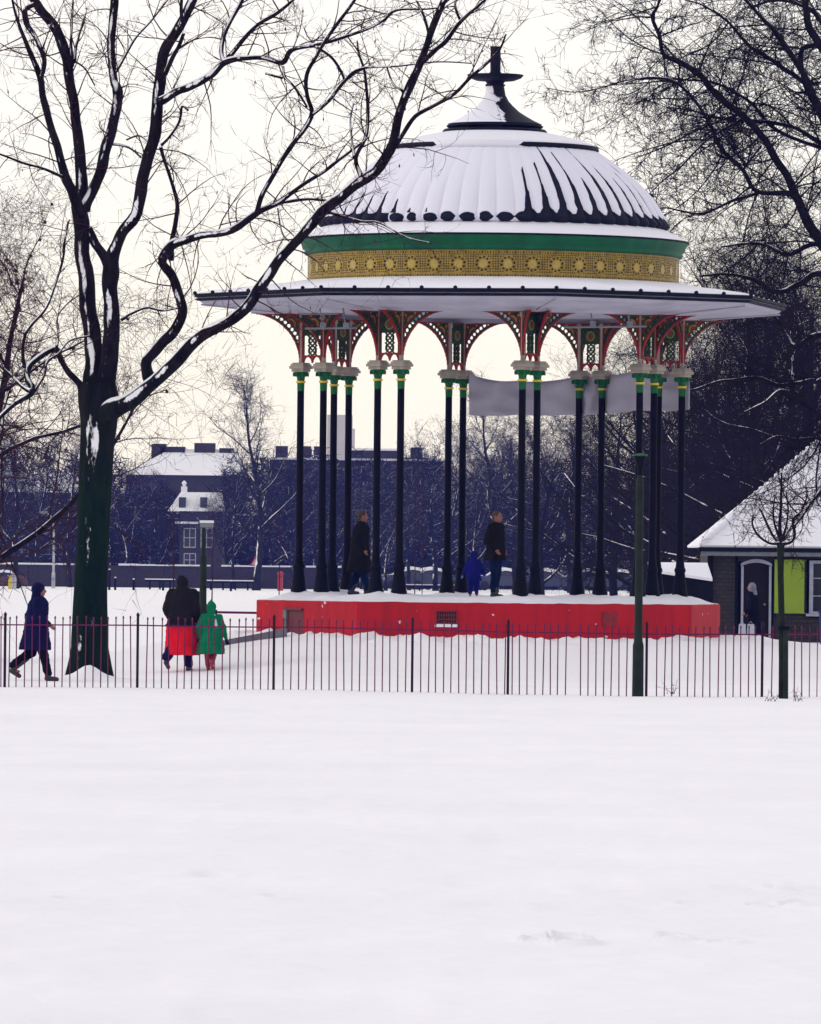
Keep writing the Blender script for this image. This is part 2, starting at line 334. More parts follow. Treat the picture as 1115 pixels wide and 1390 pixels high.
# brackets
BH = 1.0
def bfn(Lb):
    def fn(s, t):
        q = math.hypot((Lb - s) / Lb, t / BH); dist = (q - 1) * min(Lb, BH)
        if dist < 0: return None
        if dist < .026 or t > BH - .03 or s < .02: return 0
        if dist < .15:
            ang = math.atan2(t / BH, (Lb - s) / Lb); c = ang * .9 / .082; e = (c - math.floor(c) - .5) * .082
            if math.hypot(e, (dist - .092) * .9) < .031: return None
            return 1
        if dist < .172: return 0
        dx = s - .20; dz = t - (BH - .20); r = math.hypot(dx, dz)
        if r < .06: return 0
        if r < .08: return 1
        if r < .115: return 2
        if r < .14: return 1
        if t < BH * .62:
            # small pierced holes
            a = (s / .07) % 1 - .5; bq = (t / .09) % 1 - .5
            if math.hypot(a * .07, bq * .09) < .018: return None
        if (int(s / .0375) + 2 * int(t / .0375)) % 7 == 0: return 4
        if (int(s / .05) + int(t / .05)) % 6 == 0: return 0
        return 1
    return fn
trim = [M['redtrim'], M['dgreen'], M['gold'], M['green'], M['gold']]
bmesh_cache = {}
def bracket(pos, ang, Lb):
    key = round(Lb, 2)
    if key not in bmesh_cache:
        o = raster(Lb, BH, .0125, bfn(Lb), .05).build('bracket', trim, bs); bmesh_cache[key] = o
    else:
        o = bmesh_cache[key].copy(); COL.objects.link(o); o.parent = bs
    o.location = (pos.x, pos.y, 6.27); o.rotation_euler = (0, 0, ang)
    return o
def pfn(s, t):
    w = UW - .07
    if s < .02 or s > w - .02 or t > BH - .03: return 0
    c = abs(s - w / 2)
    if t < .16:   # little double arch at the foot
        e = abs(c - w * .22)
        if math.hypot(e / (w * .2), t / .13) < 1: return None
        return 0
    if t < .56:
        z = (t - .16) / .20; kz = z - math.floor(z) - .5; kx = c / .105
        r = math.hypot(c, kz * .20)
        if abs(r - .085) < .013 or c > w / 2 - .04: return 1
        if abs(abs(s - w / 2) - abs(kz * .20)) < .01: return 1
        return None
    r = math.hypot(c, t - .73)
    if r < .05: return 0
    if r < .08: return 3
    if r < .105: return 2
    return 1
pp = None
for k in range(8):
    p1, p2 = colpos[k]; phi = math.atan2(p2.y - p1.y, p2.x - p1.x)
    u = (p2 - p1).normalized()
    if pp is None: pp = raster(UW - .07, BH, .0125, pfn, .05).build('lattice_panel', trim, bs); o = pp
    else: o = pp.copy(); COL.objects.link(o); o.parent = bs
    q = p1 + u * .035; o.location = (q.x, q.y, 6.27); o.rotation_euler = (0, 0, phi)
    # which column is counterclockwise in our angle sense
    def angof(p): return math.atan2(p.x, -p.y)
    nxt = colpos[(k + 1) % 8]; prv = colpos[(k - 1) % 8]
    da = (angof(p2) - angof(p1) + PI) % (2 * PI) - PI
    hi, lo = (p2, p1) if da > 0 else (p1, p2)
    def nearest(p, pr): return min(pr, key=lambda c: (c - p).length)
    for (p, tgt) in ((hi, nearest(hi, nxt)), (lo, nearest(lo, prv))):
        d = (tgt - p).normalized(); q = p + d * .036; bracket(q, math.atan2(d.y, d.x), .92)
    for p in (p1, p2):
        d = p.normalized(); q = p + d * .036; bracket(q, math.atan2(d.y, d.x), 1.02)
# ring beam, soffit, gutter, skirt roof
ANI = 96
of = lambda a, r, z: r * octf(a)
mb = MB(); mb.lathe([(4.0, 7.265), (4.36, 7.27), (4.42, 7.30), (6.05, 7.44), (6.12, 7.50)], 64, rf=of); mb.lathe([(0.01, 7.36), (4.0, 7.36), (4.0, 7.265)], 64, rf=of)
mb.build('soffit', M['white'], bs)
for k in range(8):
    mb = MB(); a = A0 + k * PI / 4
    c, s_ = math.sin(a), -math.cos(a)
    mb.tube([(4.4 * c, 4.4 * s_, 7.285), (6.08 * c, 6.08 * s_, 7.43)], .018, 6); mb.build('soffit_rib', M['white'], bs)
mb = MB(); mb.lathe([(6.10, 7.50), (6.19, 7.51), (6.22, 7.545), (6.17, 7.555)], 64, rf=of, mi=0); mb.lathe([(6.15, 7.575), (6.23, 7.58), (6.25, 7.64), (6.18, 7.655), (6.1, 7.65)], 64, rf=of, mi=0)
mb.lathe([(6.165, 7.553), (6.20, 7.562), (6.15, 7.58)], 64, rf=of, mi=1)
for k in range(8):
    a = A0 + k * PI / 4; b_ = a + PI / 4
    q0 = Vector((6.21 * math.sin(a), -6.21 * math.cos(a), 7.65)); q1 = Vector((6.21 * math.sin(b_), -6.21 * math.cos(b_), 7.65))
    for i in range(7):
        p = q0.lerp(q1, i / 7); mb.tube([p - Vector((0, 0, .02)), p + Vector((0, 0, .03)), p + Vector((0, 0, .055))], [.035, .045, .012], 6)
mb.build('gutter', [M['lead'], M['snow2']], bs)
mb = MB(); n = 256; prof = [(6.16, 7.63), (6.12, 7.68), (5.9, 7.72), (5.4, 7.79), (4.8, 7.86), (4.2, 7.93), (3.7, 7.98)]
for r, z in prof:
    for j in range(n):
        a = 2 * PI * j / n; w = smooth((r - 3.9) / 1.2); q = r * (w * octf(a) + (1 - w)); x, y = q * math.sin(a), -q * math.cos(a)
        mb.v.append((x, y, z + .025 * fbm(x * 1.5, y * 1.5, 2) * (0 if r < 3.8 else 1)))
for i in range(len(prof) - 1):
    for j in range(n): mb.f.append((i * n + j, i * n + (j + 1) % n, (i + 1) * n + (j + 1) % n, (i + 1) * n + j)); mb.mi.append(0)
mb.build('skirt_roof', M['snow2'], bs, True)
# frieze : openwork gold band
NB = 48; CW = 2 * PI * 3.82 / NB
def frfn(s, z):
    # s within a repeat cell of two: roundel + lattice square ; z 0..1
    e = (s - CW / 2); h = .56; zz = z - h / 2
    if z < .03 or z > h - .03: return 0
    if z < .065 or z > h - .065:
        return None if (s / (CW / 9)) % 1 < .45 else 0
    if z < .085 or z > h - .085: return 0
    r = math.hypot(e, zz)
    if r < .085: return 1
    if r < .10: return 0
    if r < .155:
        a = math.atan2(zz, e); return None if ((a / (2 * PI) * 10) % 1) < .55 and .108 < r < .148 else 0
    if r < .175: return 0
    # corner lattice dots
    ax = ((s + .02) / .05) % 1 - .5; az = (z / .05) % 1 - .5
    if math.hypot(ax, az) < .3: return None
    return 0
mb = MB(); NC = NB * 30; NZ = 34; h = .56; z0 = 7.94
used = {}
def fv(i, j):
    q = (i % NC, j)
    if q not in used:
        used[q] = len(mb.v); a = 2 * PI * q[0] / NC; mb.v.append((3.82 * math.sin(a), -3.82 * math.cos(a), z0 + h * j / NZ))
    return used[q]
for j in range(NZ):
    for i in range(NC):
        s_ = ((i % 30) + .5) / 30 * CW; c = frfn(s_, (j + .5) / NZ * h)
        if c is None: continue
        mb.f.append((fv(i, j), fv(i + 1, j), fv(i + 1, j + 1), fv(i, j + 1))); mb.mi.append(c)
mb.build('frieze', [M['gold'], M['gold2']], bs)
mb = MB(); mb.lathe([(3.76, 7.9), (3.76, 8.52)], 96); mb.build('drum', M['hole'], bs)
mb = MB(); mb.lathe([(3.80, 8.50), (3.87, 8.51), (3.90, 8.56), (3.88, 8.60), (3.93, 8.64), (3.95, 8.72), (4.00, 8.78), (4.00, 8.80)], 96, mi=0)
mb.lathe([(4.00, 8.802), (4.03, 8.81), (4.03, 8.835), (3.95, 8.84)], 96, mi=1); mb.build('cornice', [M['corn'], M['lead']], bs, True)
mb = MB(); mb.lathe([(4.0, 8.838), (3.97, 8.87), (3.85, 8.93), (3.6, 9.05), (3.35, 9.16)], 192, rf=lambda a, r, z: r + .02 * noise.noise(Vector((math.sin(a) * 14, math.cos(a) * 14, r * 3)))); mb.build('cornice_snow', M['snow2'], bs, True)
# ribbed dome
NR = 58
dp_ = [(3.52, 9.08), (3.56, 9.12), (3.57, 9.18), (3.55, 9.24), (3.46, 9.38), (3.36, 9.55), (3.20, 9.78), (3.0, 10.0), (2.78, 10.2), (2.52, 10.4), (2.24, 10.6), (2.0, 10.74)]
def interp(t):
    x = t * (len(dp_) - 1); i = min(int(x), len(dp_) - 2); f_ = x - i
    p = [dp_[max(i - 1, 0)], dp_[i], dp_[i + 1], dp_[min(i + 2, len(dp_) - 1)]]
    def cr(a, b, c, d): return .5 * ((2 * b) + (-a + c) * f_ + (2 * a - 5 * b + 4 * c - d) * f_ ** 2 + (-a + 3 * b - 3 * c + d) * f_ ** 3)
    return cr(*[q[0] for q in p]), cr(*[q[1] for q in p])
mb = MB(); NA = NR * 14; NT = 96; mask = []
rng = random.Random(5)
ribh = [(rng.random(), rng.random(), rng.random()) for _ in range(NR)]
for j in range(NT + 1):
    t = j / NT; r, z = interp(t); hh = (z - 9.08) / 1.66
    for i in range(NA):
        a = 2 * PI * i / NA; k = i / 14.; ki = int(k) % NR; fr = k - int(k) - .5     # -.5...5 ; lobe centre 0
        lobe = math.cos(fr * PI)                                                   # 1 at centre
        amp = .065 * (1 - .75 * smooth(hh * 1.1)) + .035 * math.exp(-((z - 9.16) / .07) ** 2)
        rr_ = r - .05 + amp * lobe ** .6 if lobe > 0 else r - .05
        pend = (rr_, a, z)
        az = (math.degrees(a) + 180) % 360 - 180      # 0 toward camera, + = right
        # exposure: how bare each azimuth is
        if 8 <= az <= 140: ex = min(1, (az - 4) / 16.) * (.72 + .34 * ribh[ki][0])
        elif az < -18: ex = min(1, (-18 - az) / 26.) * (.34 + .22 * ribh[ki][0])
        elif az > 140: ex = .4
        else: ex = 0.0
        s = 1.0
        # rounded dark lobe end at the very bottom
        if z < 9.30: s = min(s, .0 + 3.5 * max(0, math.hypot((fr + .12 * (ribh[ki][0] - .5)) / (.24 + .17 * ribh[ki][1]) * (1 + .25 * noise.noise(Vector((k * 3, z * 14, 0)))), (z - 9.165 - .03 * (ribh[ki][0] - .5)) / (.06 + .035 * ribh[ki][2])) - 1))
        if z < 9.25 and ex > .3: s = .1
        if ex > 0 and z >= 9.25:
            top = ex * (.62 + .45 * ribh[ki][1])
            # dark gap between the snow strips, widening downwards
            sh = fr - (.25 if az > 0 else -.25); sh = (sh + .5) % 1 - .5
            wd = .29 * (1 - (hh / max(top, .01)) ** 1.6) ** .8 if hh < top else 0
            if az > 0: wd = max(wd, .045 if (ribh[ki][2] > .45 and hh < top + .25) else 0)
            wd *= (1.0 if az > 0 else .62); wd *= .85 + .3 * noise.noise(Vector((k * 2, z * 5, 3)))
            if z < 9.36: wd += .2 * (1 - (z - 9.25) / .11) * min(1, ex * 2)
            if abs(sh) < wd: s = min(s, .1)
            elif wd > 0: s = min(s, .3 + (abs(sh) - wd) * 8)
        s = max(0, min(1, s)); mask.append(s); q_ = rr_ + .035 * smooth((s - .2) / .6); mb.v.append((q_ * math.sin(a), -q_ * math.cos(a), z + .01 * smooth((s - .2) / .6)))
for j in range(NT):
    for i in range(NA): mb.f.append((j * NA + i, j * NA + (i + 1) % NA, (j + 1) * NA + (i + 1) % NA, (j + 1) * NA + i)); mb.mi.append(0)
dome = mb.build('dome', M['dome'], bs, True)
atr = dome.data.attributes.new('snowmask', 'FLOAT', 'POINT'); atr.data.foreach_set('value', mask)
mb = MB()
def lipf(a, r, z):
    return r
mb.lathe([(1.93, 10.66), (2.11, 10.665), (2.15, 10.70), (2.135, 10.775), (1.9, 10.80)], 96); mb.build('dome_ring', M['lead'], dome, True)
def ringsnow(a, r, z):
    az = (math.degrees(a) + 180) % 360 - 180
    bare = max(smooth((az - 8) / 14), smooth((-az - 30) / 12))
    return r + (0.065 * (1 - bare) if r > 2.0 else 0)
mb = MB(); mb.lathe([(2.03, 10.64), (2.10, 10.67), (2.105, 10.79), (2.02, 10.83), (1.85, 10.89), (1.5, 10.98), (1.2, 11.04), (.9, 11.1)], 128, rf=ringsnow); mb.build('dome_cap_snow', M['snow2'], dome, True)
fin = MB()
fin.lathe([(1.0, 11.04), (1.06, 11.05), (1.08, 11.09), (1.04, 11.13), (.9, 11.14)], 48); fin.lathe([(.9, 11.16), (.98, 11.17), (1.0, 11.20), (.94, 11.24), (.85, 11.26)], 48)
finial = fin.build('finial_base', M['lead'], bs, True)
m2, nt2, b2 = newmat('lead_spire_with_snow_patch')
N = nt2.nodes; L = nt2.links
tc = N.new('ShaderNodeTexCoord'); sp = N.new('ShaderNodeSeparateXYZ'); L.new(tc.outputs['Object'], sp.inputs[0])
nz = N.new('ShaderNodeTexNoise'); nz.inputs['Scale'].default_value = 5; nz.inputs['Detail'].default_value = 6; L.new(tc.outputs['Object'], nz.inputs[0])
a1 = N.new('ShaderNodeMath'); a1.operation = 'MULTIPLY_ADD'; a1.inputs[1].default_value = -1.6; L.new(sp.outputs[0], a1.inputs[0]); L.new(nz.outputs['Fac'], a1.inputs[2])
a2 = N.new('ShaderNodeMath'); a2.operation = 'MULTIPLY_ADD'; a2.inputs[1].default_value = -.55; L.new(sp.outputs[2], a2.inputs[0]); L.new(a1.outputs[0], a2.inputs[2])
mr2 = N.new('ShaderNodeMapRange'); mr2.inputs['From Min'].default_value = -6.06; mr2.inputs['From Max'].default_value = -5.98; L.new(a2.outputs[0], mr2.inputs['Value'])
mx2 = N.new('ShaderNodeMix'); mx2.data_type = 'RGBA'; L.new(mr2.outputs[0], mx2.inputs[0]); b2.inputs['Specular IOR Level'].default_value = .12; mx2.inputs[6].default_value = (.007, .007, .012, 1); mx2.inputs[7].default_value = (.76, .75, .84, 1); L.new(mx2.outputs[2], b2.inputs['Base Color'])
b2.inputs['Roughness'].default_value = .6
sp_ = MB(); sp_.lathe([(.97, 11.24), (.80, 11.32), (.66, 11.40), (.50, 11.50), (.37, 11.62), (.28, 11.72), (.215, 11.84), (.19, 11.98), (.18, 12.02)], 32); sp_.build('spire', m2, bs, True)
tp = MB(); tp.lathe([(.18, 12.02), (.205, 12.03), (.205, 12.06), (.17, 12.07), (.20, 12.12), (.40, 12.14), (.53, 12.19), (.58, 12.245), (.58, 12.26), (.30, 12.25), (.12, 12.27), (.12, 12.3), (.105, 12.34), (.11, 12.6), (.10, 12.80), (.115, 12.81), (.112, 12.84), (.01, 12.85)], 24); tp.build('finial', M['lead'], bs, True)
# door, grilles in plinth ; placed on plinth face using pixel -> face intersection
def onplinth(px, py):
    # march
    d = 142.
    while d < 152:
        p = P(px, py, d); a = math.atan2(p.x - BX, -(p.y - BY))
        if math.hypot(p.x - BX, p.y - BY) < 4.88 * octf(a): break
        d += .01
    return p - Vector((BX, BY, 0)), a
def facemat(px):
    p, a = onplinth(px, 840); k = math.floor((a - A0) / (PI / 4)); fa = A0 + (k + .5) * PI / 4
    # frame: local x along face, y inwards
    c = Vector((math.sin(fa), -math.cos(fa), 0)) * 4.88 * OC
    T = Matrix.Translation(c) @ Matrix.Rotation(fa, 4, 'Z')
    return T
def faceX(T, px):
    p, a = onplinth(px, 840); return (T.inverted() @ p).x
T = facemat(400); x0, x1 = faceX(T, 387), faceX(T, 412)
mb = MB(); mb.box(x0, x0 + .12 / 1, -.05, .03, .4, 1.24, 0, T); mb.box(x0, x1, -.05, .03, 1.22, 1.26, 1, T); mb.box(x0 + .12, x1, -.004, .05, .5, 1.22, 1, T)
dr = mb.build('door', [M['grey'], mat('dark_red_door', (.10, .006, .010), .7, .2, 4)], bs)
T = facemat(607); x0, x1 = faceX(T, 593), faceX(T, 620)
mb = MB()
zt, zb = 1.25, 1.0
for i in range(9):
    xx = x0 + (x1 - x0) * i / 8; mb.box(xx - .008, xx + .008, -.03, .0, zb, zt, 0, T)
for i in range(4):
    zz = zb + (zt - zb) * i / 3; mb.box(x0, x1, -.035, -.005, zz - .01, zz + .01, 0, T)
mb.box(x0, x1, -.003, .02, zb, zt, 1, T); mb.box(x0 - .02, x1 + .02, -.07, -.0, zb - .07, zb - .012, 2, T)
mb.build('vent_grille', [mat('grille_red', (.16, .006, .01), .7), M['hole'], M['snow2']], bs)
T = facemat(828); x0, x1 = faceX(T, 818), faceX(T, 838)
mb = MB(); mb.box(x0, x1, -.02, .01, .98, 1.26, 0, T); mb.build('vent_cover', mat('dull_red_cover', (.20, .008, .012), .8, .3, 10), bs)
# lighting rails under the soffit
for (xa, xb, y1_, y2_, d) in ((414, 484, 446, 426, 146.6), (766, 878, 444, 422, 147.0)):
    mb = MB(); L0 = Vector((BX, BY, 0))
    mb.tube([P(xa, y1_, d) - L0, P(xb, y1_ - 1, d) - L0], .022, 6); mb.tube([P(xa - 8, y2_, d) - L0, P(xb - 25, y2_, d) - L0], .018, 6)
    for xx in (.35, .8):
        q = xa + (xb - xa) * xx; mb.tube([P(q, y1_, d) - L0, P(q - 4, 418, d) - L0], .016, 6); mb.box(-.06, .06, -.04, .04, -.06, .06, 0, Matrix.Translation(P(q, y1_ - 4, d) - L0))
    mb.build('lighting_rail', M['metal'], bs)
# banner
ban_pts = [(637, 507, 563, 153.75), (702, 517, 563, 153.9), (790, 509, 562, 153.3), (822, 506, 561, 153.0), (862, 502, 557, 152.2), (936, 506, 556, 150.6)]
mb = MB(); nn = 60; NZb = 8
for i in range(nn + 1):
    t = i / nn * (len(ban_pts) - 1); k = min(int(t), len(ban_pts) - 2); f_ = t - k; a_, b_ = ban_pts[k], ban_pts[k + 1]
    sag = 4 * f_ * (1 - f_)
    for j in range(NZb + 1):
        w = j / NZb; px = a_[0] + (b_[0] - a_[0]) * f_; yt = a_[1] + (b_[1] - a_[1]) * f_ + sag * 4; yb = a_[2] + (b_[2] - a_[2]) * f_ + sag * 1.5
        d = a_[3] + (b_[3] - a_[3]) * f_ + .06 * math.sin(w * 3 + i * .55) + .16 * noise.noise(Vector((i * .2, j * .4, 0)))
        mb.v.append(tuple(P(px, yt + (yb - yt) * w, d)))
for i in range(nn):
    for j in range(NZb): q = i * (NZb + 1) + j; mb.f.append((q, q + 1, q + NZb + 2, q + NZb + 1)); mb.mi.append(0)
ban = mb.build('banner', M['sheet'], smoothf=True)
so = ban.modifiers.new('s', 'SOLIDIFY'); so.thickness = .01
tag(ban, 'long plain pale sheet tied behind the bandstand columns on the right', 'banner')
# ------------------------------------------------------------------ fence
fd = F / 80.0
fz = 0.
gx0 = P(-60, 900, fd).x; gx1 = P(1180, 900, fd).x
fen = thing('iron_fence', 'low dark red iron railing fence running across the snow before the bandstand', 'fence', (0, fd, 0))
step = 10.35 / 80.
bar = MB(); bar.tube([(0, 0, -.1), (0, 0, 1.20), (0, 0, 1.24)], [.0105, .0105, .005], 5); bar.tube([(0, 0, 1.19), (0, 0, 1.21), (0, 0, 1.23), (0, 0, 1.25)], [.009, .016, .015, .004], 6)
i0 = 0; nb = 0
posts_px = [7, 187, 372, 560, 690, 878, 1035]
postx = [P(p, 890, fd).x for p in posts_px]
bar0 = None; ext = MB()
xx = P(-60, 900, fd).x; k = 0; rngf = random.Random(3)
while xx < gx1:
    skip = any(abs(xx - q) < step * .42 for q in postx) or abs(xx - P(774, 890, fd).x) < step * .5
    if not skip:
        gz = ground(xx, fd)
        if P(8, 0, fd).x < xx < P(1112, 0, fd).x - 0 and nb < 100:
            if bar0 is None: bar0 = bar.build('bar', M['fence'], fen); o = bar0
            else: o = bar0.copy(); COL.objects.link(o); o.parent = fen
            o.location = (xx + rngf.uniform(-.006, .006), 0, gz - .04 + rngf.uniform(-.012, .012)); o.rotation_euler = (0, rngf.gauss(0, .008), 0); nb += 1
        else:
            for v_ in [0]:
                ext.tube([(xx, 0, gz - .1), (xx, 0, gz + 1.20)], .0085, 5)
    xx += step
if ext.f: e = ext.build('bar', M['fence'], fen); e['kind'] = 'stuff'
for q in postx:
    mb = MB(); g = ground(q, fd); mb.box(q - .022, q + .022, -.022, .022, g - .1, g + 1.21); mb.tube([(q, 0, g + 1.2), (q, 0, g + 1.24), (q, 0, g + 1.28)], [.02, .03, .005], 8); mb.build('post', M['fencep'], fen)
xx = P(816, 890, fd).x
mb = MB()
pts = [(x, 0, ground(x, fd) + 1.06) for x in axis([(gx0, gx1, 1.)])]
for a_, b_ in zip(pts, pts[1:]): mb.tube([a_, b_], .012, 5)
mb.build('rail', M['fence'], fen)
# ------------------------------------------------------------------ trees
def catmull(pts, sub):
    out = []
    n = len(pts)
    for i in range(n - 1):
        p = [pts[max(i - 1, 0)], pts[i], pts[i + 1], pts[min(i + 2, n - 1)]]
        for s_ in range(sub):
            f_ = s_ / sub
            out.append(tuple(.5 * ((2 * b) + (-a + c) * f_ + (2 * a - 5 * b + 4 * c - d) * f_ ** 2 + (-a + 3 * b - 3 * c + d) * f_ ** 3) for a, b, c, d in zip(*p)))
    out.append(tuple(pts[-1])); return out
def rvec(rng):
    while True:
        v = Vector((rng.uniform(-1, 1), rng.uniform(-1, 1), rng.uniform(-1, 1)))
        if .1 < v.length < 1: return v.normalized()
MINR = [.0042]
def grow(mb, p, d, L_, r, lev, rng, up=.05, kids=(5, 3, 0), ks=(.35, .6), wander=.25, leaves=None, sides=3, mi=0):
    k = 7 if lev > 1 else (6 if lev > 0 else 4)
    pts = [p.copy()]; rad = [r]; st = L_ / k; dd = d.copy(); cv_ = rvec(rng) * (1.1 / k)
    for i in range(k):
        dd = (dd + cv_ + rvec(rng) * wander * .55 + Vector((0, 0, up))).normalized(); pts.append(pts[-1] + dd * st); rad.append(r * (1 - .8 * (i + 1) / k))
    mb.tube(pts, rad, sides, mi, cap=False)
    if leaves is not None and lev == 0 and rng.random() < leaves[1]:
        q = pts[-1]; a = rvec(rng) * .018; h = Vector((0, 0, -rng.uniform(.05, .10)))
        leaves[0].add([q, q + a + h * .5, q + h, q - a + h * .5], [(0, 1, 2, 3)])
    if lev > 0:
        n = kids[len(kids) - lev] if lev <= len(kids) else 3
        n = max(1, int(n + rng.uniform(-1, 1.5)))
        for _ in range(n):
            t = rng.uniform(.15, 1) * k; i = min(int(t), k - 1); q = pts[i].lerp(pts[i + 1], t - i)
            td = (pts[i + 1] - pts[i]).normalized(); nd = (td * .9 + rvec(rng) * 1.0).normalized()
            grow(mb, q, nd, L_ * rng.uniform(*ks), max(MINR[0], rad[i] * .62), lev - 1, rng, up, kids, ks, wander, leaves, sides, mi)
def traced(limbs, d0, L0, mbT, mbC, rng, every=.22, tl=(.5, 1.9), minr=.012, wscale=.93, leaves=None, kids=(4, 3), up=.03, rmax=.016, thick_every=None):
    for lm in limbs:
        pts, da, db, start = lm[0], lm[1], lm[2], (lm[3] if len(lm) > 3 else 0)
        n = len(pts); P3 = []
        for i, (x, y, w) in enumerate(pts):
            d = d0 + da + (db - da) * i / (n - 1); q = P(x, y, d) - L0; P3.append((q.x, q.y, q.z, w * wscale * d / F / 2))
        sm = catmull(P3, 5)
        pp_ = [Vector(q[:3]) for q in sm]; rad = []
        for i, q in enumerate(sm):
            rad.append(max(.004, q[3]) * (1 + .10 * noise.noise(Vector((q[0] * 3, q[2] * 3, i * .3)))))
        pp_ = [q + Vector((noise.noise(q * 2.2), noise.noise(q * 2.2 + Vector((9, 0, 0))), noise.noise(q * 2.2 + Vector((0, 9, 0))))) * min(.05, .5 * rad[i]) for i, q in enumerate(pp_)]
        mbT.tube(pp_, rad, 10 if rad[0] > .05 else 6)
        if start >= 1: continue
        acc = 0
        for i in range(int(start * len(pp_)), len(pp_) - 1):
            seg = pp_[i + 1] - pp_[i]; acc += seg.length
            while acc > every:
                acc -= every; t = rng.random(); q = pp_[i] + seg * t
                nd = (seg.normalized() * .55 + rvec(rng)).normalized()
                Lq = rng.uniform(*tl) * (1 if rad[i] > .03 else .75)
                grow(mbC, q + nd * rad[i] * .6, nd, Lq, min(rmax, max(.006, rad[i] * .5)), 2, rng, up, kids, (.3, .62), .24, leaves)
